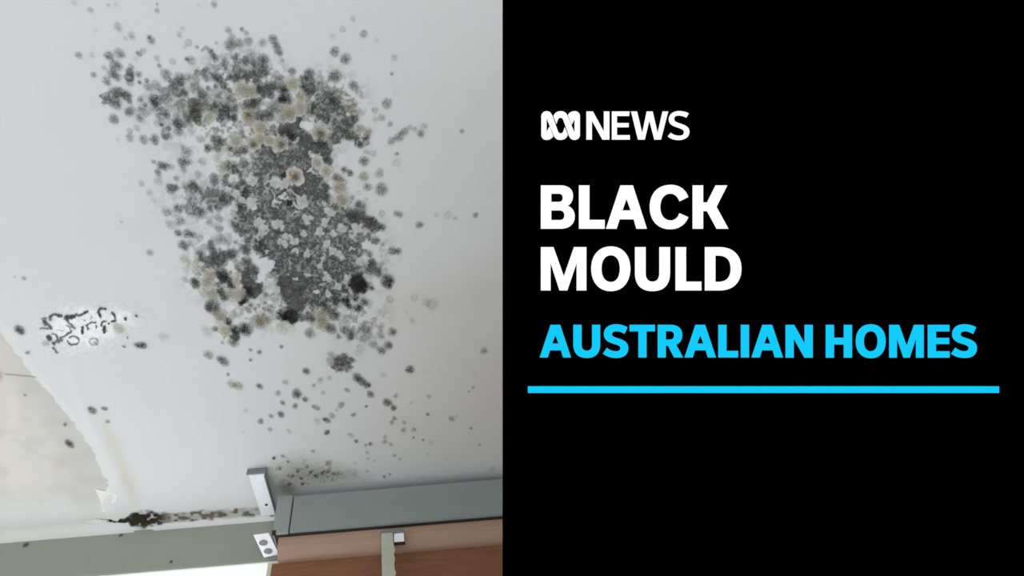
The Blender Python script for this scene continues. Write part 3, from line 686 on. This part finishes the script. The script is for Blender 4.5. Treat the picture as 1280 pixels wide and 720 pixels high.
tag(obj('white_crust', grid_mesh('white_crust', P[:, ::-1], Wc[:, ::-1]), M['crust'], crust), 'white powdery crust')
strokes = [([(190, 275), (180, 240), (210, 220), (250, 225), (300, 238)], 13, .85), ([(345, 250), (420, 240)], 24, .95), ([(340, 262), (360, 285)], 12, .8), ([(440, 215), (480, 232), (520, 205), (560, 190)], 12, .85),
    ([(685, 245), (665, 190), (680, 160), (740, 168)], 11, .9), ([(805, 200), (830, 240), (837, 280), (800, 292)], 11, .9), ([(700, 330), (705, 295), (745, 290)], 10, .85), ([(725, 345), (725, 390)], 18, .95),
    ([(510, 350), (508, 405)], 13, .9), ([(565, 370), (550, 330), (590, 300), (640, 300)], 8, .8), ([(645, 335), (648, 345)], 10, .85), ([(770, 310), (772, 312)], 11, .9), ([(350, 290), (390, 320), (432, 362)], 9, .7),
    ([(350, 330), (400, 350)], 7, .6), ([(125, 285), (165, 325), (190, 350)], 16, .8), ([(88, 262), (150, 258)], 7, .6), ([(90, 356), (205, 362)], 8, .65), ([(110, 300), (140, 330)], 9, .6), ([(165, 445), (180, 460)], 24, .9),
    ([(210, 410), (250, 430), (262, 470), (222, 512)], 10, .75), ([(270, 490), (295, 470)], 20, .7), ([(290, 450), (340, 430), (380, 405), (400, 380)], 10, .8), ([(215, 505), (225, 515)], 14, .8), ([(215, 552), (252, 600)], 13, .75),
    ([(935, 260), (940, 266)], 12, .95), ([(1040, 228), (1052, 238)], 11, .8), ([(955, 445), (955, 458)], 8, .55), ([(910, 535), (935, 545)], 9, .8), ([(600, 245), (590, 265)], 12, .35), ([(690, 245), (690, 250)], 12, .5),
    ([(380, 355), (390, 395)], 8, .6), ([(255, 375), (320, 378)], 5, .4), ([(130, 510), (160, 510)], 28, .22), ([(520, 275), (530, 280)], 12, .3),
    ([(415 + 60 * math.cos(a / 10 * math.pi), 482 + 42 * math.sin(a / 10 * math.pi)) for a in range(-7, 11)], 8, .75), ([(620 + 42 * math.cos(a / 8 * math.pi), 490 + 34 * math.sin(a / 8 * math.pi)) for a in range(17)], 8, .4), ([(625, 490), (655, 520)], 9, .5)]
A = np.zeros_like(u)
wx = u + (vnoise(u / 2, v / 2) - 0.5) * 1.8; wy = v + (vnoise(u / 2 + 31, v / 2) - 0.5) * 1.8
for pts, w, a in strokes:
    w /= 8.0
    q = [(40 + x / 8, 365 + y / 8) for x, y in pts]
    for (ax, ay), (bx, by) in zip(q[:-1], q[1:]):
        L2 = (bx - ax) ** 2 + (by - ay) ** 2 + 1e-9
        t = np.clip(((wx - ax) * (bx - ax) + (wy - ay) * (by - ay)) / L2, 0, 1)
        dd = np.hypot(wx - ax - t * (bx - ax), wy - ay - t * (by - ay))
        A = np.maximum(A, a * (1 - sstep(w * 0.6, w * 1.35, dd)))
A *= 0.75 + 0.35 * vnoise(u / 1.5, v / 1.5)
Bk = np.full(A.shape + (4,), 0.055); Bk[..., 3] = np.clip(A, 0, 1)
P = P0.copy(); P[..., 2] -= 0.0020; P -= np.array(crust.location)
tag(obj('black_growth', grid_mesh('black_growth', P[:, ::-1], Bk[:, ::-1]), M['film'], crust), 'curly black mould rings', kind='stuff')
colony('olive_colony', 148.5, 409, 6.5, (0.42, 0.39, 0.31), 0.75, crust, depth=0.0034)

# ------------------------------------------------------------------ black rot along the joint with the wall
rot = empty('joint_mould', Vector(on_z(180, 648)))
tag(rot, 'black and brown mould running along the joint of ceiling and wall', 'mould')
xa, xb = on_y(135, 650, WY).x, on_y(345, 650, WY).x
XX, TT = np.meshgrid(np.arange(xa, xb, 0.0013), np.arange(-0.045, COVE * 1.57 + 0.02, 0.0013), indexing='ij')
P, N = joint(XX, TT)
P = P + N * 0.0012
u, v = project(P)
cl = np.interp(u, [150, 200, 250, 300, 330], [650.5, 648.5, 645, 641.5, 639])
hw = np.interp(u, [145, 158, 165, 180, 200, 215, 240, 330], [0.8, 4, 9, 10.5, 8, 6, 6, 6])
rag = (vnoise(u / 5, v / 2.5) - 0.5) * 7 + (vnoise(u / 1.8, v / 1.5) - 0.5) * 3
bd = 1 - sstep(0.6, 1.25, np.abs(v - cl + rag * 0.5) / hw)
blk = bd * (1 - sstep(195, 225, u)) * sstep(0.15, 0.42, vnoise(u / 5 + 3, v / 2.2) * 0.7 + 0.3 * vnoise(u, v))
brn = bd * sstep(190, 215, u) * (0.30 + 0.65 * sstep(0.45, 0.75, vnoise(u / 5 + 9, v / 3.5)))
tail = np.exp(-((v - (653 - (u - 190) * 0.09)) / 1.2) ** 2) * sstep(180, 195, u) * (1 - sstep(270, 290, u)) * 0.7 * sstep(0.35, 0.6, vnoise(u / 6, v))
A = np.clip(np.maximum.reduce([blk * 1.0, brn * 0.85, tail]), 0, 1)
RG = np.stack([0.03 + 0.10 * brn, 0.026 + 0.08 * brn, 0.018 + 0.045 * brn, A], -1)
P -= np.array(rot.location)
tag(obj('mould_band', grid_mesh('mould_band', P, RG), M['film'], rot), kind='stuff')
# loose paint curling off above it
def flake(name, pts, h, label):
    c = on_z(*pts[0]); rnd = random.Random(len(pts))
    V = [on_z(x, y) for x, y in pts]
    cen = sum(V, Vector()) / len(V)
    verts = [(p - c) + Vector((0, 0, -h * (0.3 + 0.9 * ((i * 7) % 5) / 4))) for i, p in enumerate(V)]
    verts.append(cen - c + Vector((0, 0, -h * 0.5)))
    k = len(V)
    top = [Vector(v_) + Vector((0, 0, 0.0008)) for v_ in verts]
    faces = [(i, (i + 1) % k, k) for i in range(k)] + [(k + 1 + (i + 1) % k, k + 1 + i, 2 * k + 1) for i in range(k)]
    faces += [((i + 1) % k, i, k + 1 + i, k + 1 + (i + 1) % k) for i in range(k)]
    o = obj(name, mesh(name, verts + top, faces), M['flake']); o.location = c
    tag(o, label, 'paint flake'); return o
flake('paint_flake', [(119, 611), (128, 613), (138, 615), (147, 618), (146, 626), (139, 630), (135, 638), (127, 641), (128, 632), (124, 622)], 0.0012,
      'jagged flake of loose white paint at the foot of peeled edge')
flake('paint_flake', [(106, 651), (118, 648), (134, 649), (138, 651), (126, 653), (112, 653)], 0.003, 'thin sliver of loose paint beside the black joint mould')
for x, y, r, lab in ((32, 681, 3.4, 'dark speck on the wall strip at far left'), (151, 669, 2.4, 'small dark speck on the wall under the black joint mould'), (214, 702, 2.0, 'faint speck low on wall above the window head')):
    p = on_y(x, y, WY - 0.003)
    o = bpy.data.objects.new('wall_speck', SOLID[2]); col.objects.link(o); o.location = p
    o.rotation_euler = (math.radians(-90), 0, 0); s_ = r * 1.6 / F_PX; o.scale = (s_, s_, 0.004); o.color = (0.05, 0.05, 0.05, 0.9)
    tag(o, lab, 'mould spot')

# ------------------------------------------------------------------ blind rail, bracket, blind
RY = WY - 0.085                                            # front of the rail
z_top = on_y(367, 619, RY).z; z_bot = on_y(366, 664, RY).z
xl = on_y(344, 645, RY).x; xc = on_y(365, 642, RY).x; xr = 1.62
rail = empty('blind_rail', (xl, RY, z_bot)); L = rail.location
tag(rail, 'grey metal blind head rail fixed under the ceiling', 'blind rail')
prof = [(RY, z_bot), (RY - 0.001, z_top - 0.004), (RY + 0.004, z_top), (WY - 0.004, z_top), (WY - 0.004, z_bot + 0.004), (RY + 0.006, z_bot - 0.003)]
obj('rail_body', prism_x('rail_body', prof, xc, xr, L), M['grey_rail'], rail)
cap = [(RY - 0.003, z_bot - 0.001), (RY - 0.004, z_top - 0.003), (RY + 0.003, z_top + 0.002), (WY - 0.004, z_top + 0.002), (WY - 0.004, z_bot), (RY + 0.004, z_bot - 0.005)]
obj('end_cap', prism_x('end_cap', cap, xl, xc - 0.0025, L, 0.0012), M['grey_cap'], rail)
obj('rail_shade_strip', box_mesh('rail_shade_strip', (xl + 0.004, RY + 0.003, z_bot - 0.006), (xr, WY - 0.006, z_bot - 0.0032), 0.001, L), M['dark_gap'], rail)  # dark strip stands for the shadow line under the rail
obj('cap_foot', box_mesh('cap_foot', (xl, RY - 0.004, z_bot - 0.006), (xl + 0.008, RY + 0.002, z_bot + 0.004), 0.001, L), M['dark_gap'], rail)

# rolled brown blind under the rail, its cloth hanging from the back of the roll
rb_y = RY + 0.010
r_top = z_bot - 0.006
r_bot = on_y(440, 686.2, rb_y).z
bl = empty('roller_blind', (xl, rb_y, OZ0)); L = bl.location
tag(bl, 'brown fabric roller blind rolled down below the grey rail', 'blind')
bxl = on_y(347, 680, rb_y).x
drop = r_bot - OZ0 - 0.09
rad = (r_top - r_bot) / 2
prof = [(rb_y + 0.024 * (1 - math.cos(a)), r_top - 2 * rad * math.sin(a)) for a in np.linspace(0, math.pi * 0.5, 12)] + [(WY - 0.010, r_bot), (WY - 0.010, r_top)]
obj('fabric_roll', prism_x('fabric_roll', prof, bxl, xr - 0.02, L, smooth=False), M['roll'], bl)
cx0 = on_y(344, 705, WY - 0.02).x
n = 40
bm = bmesh.new()
front = []
for j in range(2):
    rows = []
    for i in range(n + 1):
        z = r_bot - drop * i / n
        yy = rb_y + 0.030 + 0.002 * math.sin(i * 0.7) + 0.002 * j
        rows.append((bm.verts.new(Vector((cx0, yy, z)) - L), bm.verts.new(Vector((xr - 0.02, yy, z)) - L)))
    for a, b in zip(rows[:-1], rows[1:]): bm.faces.new((a[0], b[0], b[1], a[1]))
    front.append(rows)
for a, b in zip(front[0][:-1], front[0][1:]): pass
me = bpy.data.meshes.new('hanging_cloth'); bm.to_mesh(me); bm.free()
obj('hanging_cloth', me, M['fabric'], bl)
obj('bottom_bar', box_mesh('bottom_bar', (cx0, rb_y + 0.024, r_bot - drop - 0.025), (xr - 0.02, rb_y + 0.04, r_bot - drop), 0.004, L), M['grey_cap'], bl)

# C-shaped bracket left of the rail
zb = CEIL - 0.012
A0 = on_z(310, 592, zb); A1 = on_z(331, 590.5, zb); A2 = on_z(341, 632, zb); A3 = on_z(330, 640, zb)
br = empty('mounting_bracket', (A0.x, WY, CEIL)); L = br.location
tag(br, 'bare white steel mounting bracket at the left end of blind rail', 'bracket')
bx0, bx1 = A0.x, A1.x
by0 = A0.y
y_b = WY - 0.002
top_me = plate('upper_arm', [(bx0, by0, zb), (bx1, by0, zb), (bx1, y_b, zb), (bx0, y_b, zb)], 0.0022, L)
ua = obj('upper_arm', top_me, M['zinc'], br)
obj('front_lip', box_mesh('front_lip', (bx0 - 0.003, by0 - 0.003, zb - 0.004), (bx1 + 0.003, by0 + 0.001, CEIL - 0.0005), 0.0008, L), M['zinc_dark'], br)
zl = on_y(330, 697, WY - 0.004).z
C0 = on_z(317, 669.5, zl); C1 = on_z(336, 667, zl); C2 = on_z(349, 693, zl); C3 = on_z(330, 697, zl)
obj('side_flange', box_mesh('side_flange', (bx1 - 0.0012, by0 + 0.004, zb - 0.010), (bx1 + 0.0015, y_b, zb), 0.0005, L), M['zinc_dark'], br)
obj('back_plate', box_mesh('back_plate', (bx1 - 0.008, WY - 0.004, zl), (bx1, WY - 0.0015, CEIL - COVE - 0.002), 0.0005, L), M['zinc_dark'], br)
lo = obj('lower_arm', plate('lower_arm', [C0, C1, C2, C3], 0.0022, L), M['zinc'], br)
def disc(name, c, r, h, mat, parent, up=-1):
    bm = bmesh.new(); bmesh.ops.create_cone(bm, cap_ends=True, segments=20, radius1=r, radius2=r * 0.85, depth=h)
    me_ = bpy.data.meshes.new(name); bm.to_mesh(me_); bm.free()
    o = obj(name, me_, mat); o.parent = parent
    return o
for (x, y) in ((329, 678.5), (335, 689)):
    p = on_z(x, y, zl - 0.0012)
    s_ = disc('hole_disc', p, 0.0095, 0.002, M['zinc_dark'], lo); s_.location = p - L  # grey discs stand for the two holes in the lower arm
p = on_z(333, 631, zb - 0.0010)
s_ = disc('screw_hole', p, 0.0035, 0.001, M['dark_gap'], ua); s_.location = p - L

# hanger clip with its strip
hy = RY - 0.002
hz = on_y(485, 664, hy).z
hx0, hx1 = on_y(477, 690, hy).x, on_y(492.5, 690, hy).x
hg = empty('blind_hanger', ((hx0 + hx1) / 2, hy, hz)); L = hg.location
tag(hg, 'pale plastic hanger strip clipped under the blind rail', 'blind hanger')
ex = on_y(505, 672, hy).x
zc1 = on_y(485, 666, hy).z; zc0 = on_y(500, 679, hy).z
obj('hook', box_mesh('hook', (hx0 - 0.002, hy - 0.003, zc1 - 0.002), (ex, hy + 0.012, zc1 + 0.004), 0.001, L), M['zinc_dark'], hg)
obj('clip', box_mesh('clip', (hx1 + 0.001, hy + 0.001, zc0 + 0.004), (ex, hy + 0.006, zc1 - 0.002), 0.0008, L), M['zinc'], hg)
obj('clip_mouth', box_mesh('clip_mouth', (hx1 + 0.001, hy + 0.0005, zc0), (ex + 0.002, hy + 0.007, zc0 + 0.004), 0.0005, L), M['dark_gap'], hg)
rnd = random.Random(8)
bm = bmesh.new(); rows = []
for i in range(30):
    z = zc1 - 0.001 - 0.30 * i / 29
    wv_ = 0.0 if i < 3 else rnd.uniform(0, 0.004)
    rows.append([bm.verts.new(Vector((x, y, z)) - L) for x, y in ((hx0, hy - 0.002), (hx1 + wv_ - 0.001, hy - 0.002), (hx1 + wv_ - 0.001, hy), (hx0, hy))])
for a, b in zip(rows[:-1], rows[1:]):
    for k in range(4): bm.faces.new((a[k], a[(k + 1) % 4], b[(k + 1) % 4], b[k]))
bm.faces.new(rows[0]); bm.faces.new(rows[-1][::-1])
bmesh.ops.recalc_face_normals(bm, faces=bm.faces[:])
me = bpy.data.meshes.new('strip'); bm.to_mesh(me); bm.free()
obj('strip', me, M['strap'], hg)

# ------------------------------------------------------------------ graphic title card, added as a black panel hung on the right
SD = 0.45                                                  # its distance along the view axis
def sp(px, py, dz=0.0):
    return CAM + ray(px, py) * ((SD - dz) / 1.0)
def flatmat(name, rgb, emit):
    m, nt, b = nodes_of(name)
    c = s2l(*rgb)
    b.inputs['Base Color'].default_value = (0, 0, 0, 1) if emit else c
    b.inputs['Roughness'].default_value = 1.0; b.inputs['Specular IOR Level'].default_value = 0.0
    if emit:
        b.inputs['Emission Color'].default_value = c; b.inputs['Emission Strength'].default_value = 2 ** -vs.exposure  # lettering of the card emits its flat colour
    return m
M['screen'] = flatmat('card_black', (0, 0, 0), False)
M['card_white'] = flatmat('card_white', (255, 255, 255), True)
M['card_blue'] = flatmat('card_blue', (20, 203, 252), True)
M['housing'] = paint('black_housing', (8, 8, 8), 0.95, 0.05, 30, spec=0.0)
scr = empty('title_card', sp(960, 360)); L = Vector(scr.location)
scr.rotation_euler = Matrix((RGT, UPV, -FWD)).transposed().to_euler()
tag(scr, 'graphic title card with white and light blue news lettering, added as a hung panel', 'screen')
bpy.context.view_layer.update()
k_ = SD / F_PX                                             # metres per photograph pixel on the card's face
def loc2(px, py): return ((px - 960) * k_, -(py - 360) * k_)
def local_box(name, px0, py0, px1, py1, z0, z1, mat, parent, bevel=0.0):
    x0, y0 = loc2(px0, py1); x1, y1 = loc2(px1, py0)
    return obj(name, box_mesh(name, (x0, y0, z0), (x1, y1, z1), bevel), mat, parent)
local_box('card_panel', 631.5, -22, 1300, 742, -0.012, 0.0, M['screen'], scr)
local_box('housing', 640, -14, 1292, 734, -0.034, -0.012, M['housing'], scr, 0.004)

def path2d(s):
    polys, cur, tok = [], [], s.replace(',', ' ').split()
    i = 0
    while i < len(tok):
        c = tok[i]; i += 1
        if c == 'Z': polys.append(cur); cur = []
        elif c in 'ML': cur.append((float(tok[i]), float(tok[i + 1]))); i += 2
        elif c == 'C':
            q = [float(t) for t in tok[i:i + 6]]; i += 6
            p0 = cur[-1]
            for t in np.linspace(0, 1, 13)[1:]:
                m_ = 1 - t
                cur.append((m_ ** 3 * p0[0] + 3 * m_ * m_ * t * q[0] + 3 * m_ * t * t * q[2] + t ** 3 * q[4],
                            m_ ** 3 * p0[1] + 3 * m_ * m_ * t * q[1] + 3 * m_ * t * t * q[3] + t ** 3 * q[5]))
    if cur: polys.append(cur)
    return polys
def glyph(name, s, tile, mat, parent, dx=0.0, flip=None, thick=0.0006):
    ox, oy, sc = tile
    cu = bpy.data.curves.new(name, 'CURVE'); cu.dimensions = '2D'; cu.fill_mode = 'BOTH'; cu.extrude = thick / 2
    for poly in path2d(s):
        if flip: poly = [(flip[0] - x, flip[1] - y) for x, y in poly]
        pts = [loc2(ox + dx + x / sc, oy + y / sc) for x, y in poly]
        clean = [pts[0]]
        for q in pts[1:]:
            if math.hypot(q[0] - clean[-1][0], q[1] - clean[-1][1]) > 1e-6: clean.append(q)
        sp_ = cu.splines.new('POLY'); sp_.points.add(len(clean) - 1); sp_.use_cyclic_u = True
        for pt, q in zip(sp_.points, clean): pt.co = (q[0], q[1], 0, 1)
    tmp = bpy.data.objects.new('tmp', cu); col.objects.link(tmp)
    me_ = bpy.data.meshes.new_from_object(tmp.evaluated_get(bpy.context.evaluated_depsgraph_get()))
    bpy.data.objects.remove(tmp); bpy.data.curves.remove(cu)
    me_.name = name; me_.materials.clear()
    o = obj(name, me_, mat, parent); o.location = (0, 0, thick / 2 + 0.0001)
    return o
ZA, ZB, ZC, ZD = (660, 120, 5.818), (660, 220, 4.5), (650, 390, 4.267), (950, 390, 4.0)
LOGO = "M 96 150 C 96 126 112 112 134 112 C 156 112 168 124 177 148 L 214 252 C 219 267 226 273 236 273 C 247 273 253 266 258 252 L 266 228 L 288 284 C 280 308 262 320 236 320 C 208 320 193 306 184 282 L 134 160 L 134 262 L 156 222 L 182 294 C 172 312 154 320 134 320 C 112 320 96 306 96 282 Z"
glyph('logo_ribbon', LOGO, ZA, M['card_white'], scr); glyph('logo_ribbon', LOGO, ZA, M['card_white'], scr, flip=(472, 432))
S7 = "M 572 82 L 556 116 C 542 107 527 103 512 103 C 497 103 489 109 489 118 C 489 129 500 133 522 140 C 556 150 576 163 576 193 C 576 226 551 245 512 245 C 484 245 460 237 442 222 L 463 191 C 478 203 495 209 511 209 C 527 209 535 203 535 193 C 535 181 523 177 500 170 C 467 160 447 147 447 118 C 447 86 472 65 512 65 C 534 65 555 71 572 82 Z"
A7 = "M 163 68 L 213 68 L 271 242 L 229 242 L 218 204 L 159 204 L 147 242 L 105 242 Z M 188 122 L 171 168 L 205 168 Z"
for s in ("M 424 114 L 470 114 L 551 262 L 551 114 L 590 114 L 590 318 L 541 318 L 463 178 L 463 318 L 424 318 Z",
          "M 609 114 L 737 114 L 733 146 L 645 146 L 645 198 L 730 198 L 730 228 L 645 228 L 645 286 L 739 286 L 739 318 L 609 318 Z",
          "M 749 114 L 791 114 L 829 274 L 862 114 L 904 114 L 941 274 L 977 114 L 1017 114 L 965 318 L 918 318 L 881 176 L 847 318 L 799 318 Z",
          "M 1166 128 L 1150 158 C 1130 148 1112 143 1094 143 C 1072 143 1060 153 1060 168 C 1060 186 1075 192 1105 202 C 1148 216 1171 230 1171 262 C 1171 298 1142 321 1094 321 C 1062 321 1036 312 1015 294 L 1036 269 C 1054 283 1073 290 1095 290 C 1119 290 1133 281 1133 264 C 1133 246 1117 240 1087 230 C 1046 217 1023 203 1023 170 C 1023 135 1052 111 1096 111 C 1122 111 1147 117 1166 128 Z"):
    glyph('letter', s, ZA, M['card_white'], scr)
for s in ("M 72 53 L 180 53 C 225 53 252 75 252 112 C 252 138 240 160 222 168 C 247 177 262 200 262 228 C 262 272 230 297 185 297 L 72 297 Z M 130 100 L 130 146 L 172 146 C 187 146 195 137 195 123 C 195 108 187 100 172 100 Z M 130 194 L 130 248 L 178 248 C 194 248 204 238 204 221 C 204 204 194 194 178 194 Z",
          "M 286 53 L 344 53 L 344 247 L 430 247 L 430 297 L 286 297 Z",
          "M 519 53 L 588 53 L 667 297 L 609 297 L 594 244 L 514 244 L 497 297 L 438 297 Z M 553 128 L 530 194 L 577 194 Z",
          "M 900 119 L 851 143 C 842 116 824 100 800 100 C 764 100 742 131 742 175 C 742 219 764 250 800 250 C 824 250 842 236 850 210 L 900 232 C 884 274 846 300 800 300 C 728 300 684 250 684 175 C 684 100 728 50 800 50 C 848 50 884 74 900 119 Z",
          "M 925 53 L 983 53 L 983 149 L 1006 149 L 1054 53 L 1119 53 L 1058 174 L 1125 297 L 1060 297 L 1006 198 L 983 198 L 983 297 L 925 297 Z",
          "M 72 400 L 142 400 L 201 565 L 258 400 L 327 400 L 327 644 L 273 644 L 273 488 L 220 644 L 177 644 L 126 488 L 126 644 L 72 644 Z",
          "M 465 396 C 531 396 574 446 574 521 C 574 597 531 648 465 648 C 398 648 355 597 355 521 C 355 446 398 396 465 396 Z M 465 446 C 432 446 412 475 412 521 C 412 567 432 596 465 596 C 497 596 516 567 516 521 C 516 475 497 446 465 446 Z",
          "M 601 400 L 660 400 L 660 545 C 660 577 673 594 699 594 C 725 594 738 577 738 545 L 738 400 L 797 400 L 797 545 C 797 612 762 648 699 648 C 636 648 601 612 601 545 Z",
          "M 829 400 L 887 400 L 887 594 L 973 594 L 973 644 L 829 644 Z",
          "M 994 400 L 1075 400 C 1152 400 1198 446 1198 522 C 1198 598 1152 644 1075 644 L 994 644 Z M 1052 448 L 1052 595 L 1070 595 C 1115 595 1139 570 1139 522 C 1139 473 1115 448 1070 448 Z"):
    glyph('letter', s, ZB, M['card_white'], scr)
for s, dx in ((A7, 0), ("M 284 68 L 327 68 L 327 172 C 327 194 337 206 356 206 C 375 206 384 194 384 172 L 384 68 L 426 68 L 426 172 C 426 220 400 245 355 245 C 310 245 284 220 284 172 Z", 0), (S7, 0),
              ("M 584 68 L 718 68 L 718 103 L 673 103 L 673 242 L 631 242 L 631 103 L 584 103 Z", 0),
              ("M 734 68 L 800 68 C 841 68 863 88 863 123 C 863 148 852 165 831 174 L 868 242 L 821 242 L 789 180 L 776 180 L 776 242 L 734 242 Z M 776 102 L 776 147 L 797 147 C 813 147 821 139 821 124 C 821 109 813 102 797 102 Z", 0),
              (A7, 772 / 4.267), ("M 1057 68 L 1099 68 L 1099 207 L 1161 207 L 1161 242 L 1057 242 Z", 0), ("M 1177 68 L 1219 68 L 1219 242 L 1177 242 Z", 0), (A7, 1129 / 4.267), (S7, 435.15)):
    glyph('letter', s, ZC, M['card_blue'], scr, dx=dx)
for s in ("M 127 64 L 168 64 L 222 160 L 222 64 L 261 64 L 261 228 L 221 228 L 166 130 L 166 228 L 127 228 Z",
          "M 328 64 L 367 64 L 367 128 L 418 128 L 418 64 L 457 64 L 457 228 L 418 228 L 418 162 L 367 162 L 367 228 L 328 228 Z",
          "M 552 61 C 596 61 625 94 625 146 C 625 198 596 231 552 231 C 507 231 478 198 478 146 C 478 94 507 61 552 61 Z M 552 96 C 529 96 516 115 516 146 C 516 177 529 196 552 196 C 574 196 587 177 587 146 C 587 115 574 96 552 96 Z",
          "M 645 64 L 692 64 L 731 172 L 769 64 L 815 64 L 815 228 L 779 228 L 779 125 L 745 228 L 716 228 L 681 125 L 681 228 L 645 228 Z",
          "M 838 64 L 943 64 L 943 97 L 876 97 L 876 129 L 942 129 L 942 160 L 876 160 L 876 196 L 944 196 L 944 228 L 838 228 Z"):
    glyph('letter', s, ZD, M['card_blue'], scr)
local_box('underline', 659.8, 482.8, 1247.8, 491, 0.0001, 0.0007, M['card_blue'], scr)
# two added drop rods carry the card panel from the ceiling
Rm = Matrix((RGT, UPV, -FWD)).transposed()
for px in (980, 1230):
    top_w = sp(px, 240, -0.024)
    bm = bmesh.new()
    bmesh.ops.create_cone(bm, cap_ends=True, segments=14, radius1=0.006, radius2=0.006, depth=CEIL - top_w.z - 0.001)
    mid = Vector((top_w.x, top_w.y, (CEIL + top_w.z) / 2 - 0.0005))
    Mi = (Matrix.Translation(L) @ Rm.to_4x4()).inverted()
    for vtx in bm.verts: vtx.co = Mi @ (vtx.co + mid)
    me = bpy.data.meshes.new('drop_rod'); bm.to_mesh(me); bm.free()
    obj('drop_rod', me, M['housing'], scr)

print('colonies', len(single), 'merged', len(merged), 'pale', len(PALE), 'WY', WY, 'COVE', COVE, 'HEAD', HEAD_Z, 'rail', z_bot, z_top, 'roll', r_top, r_bot)
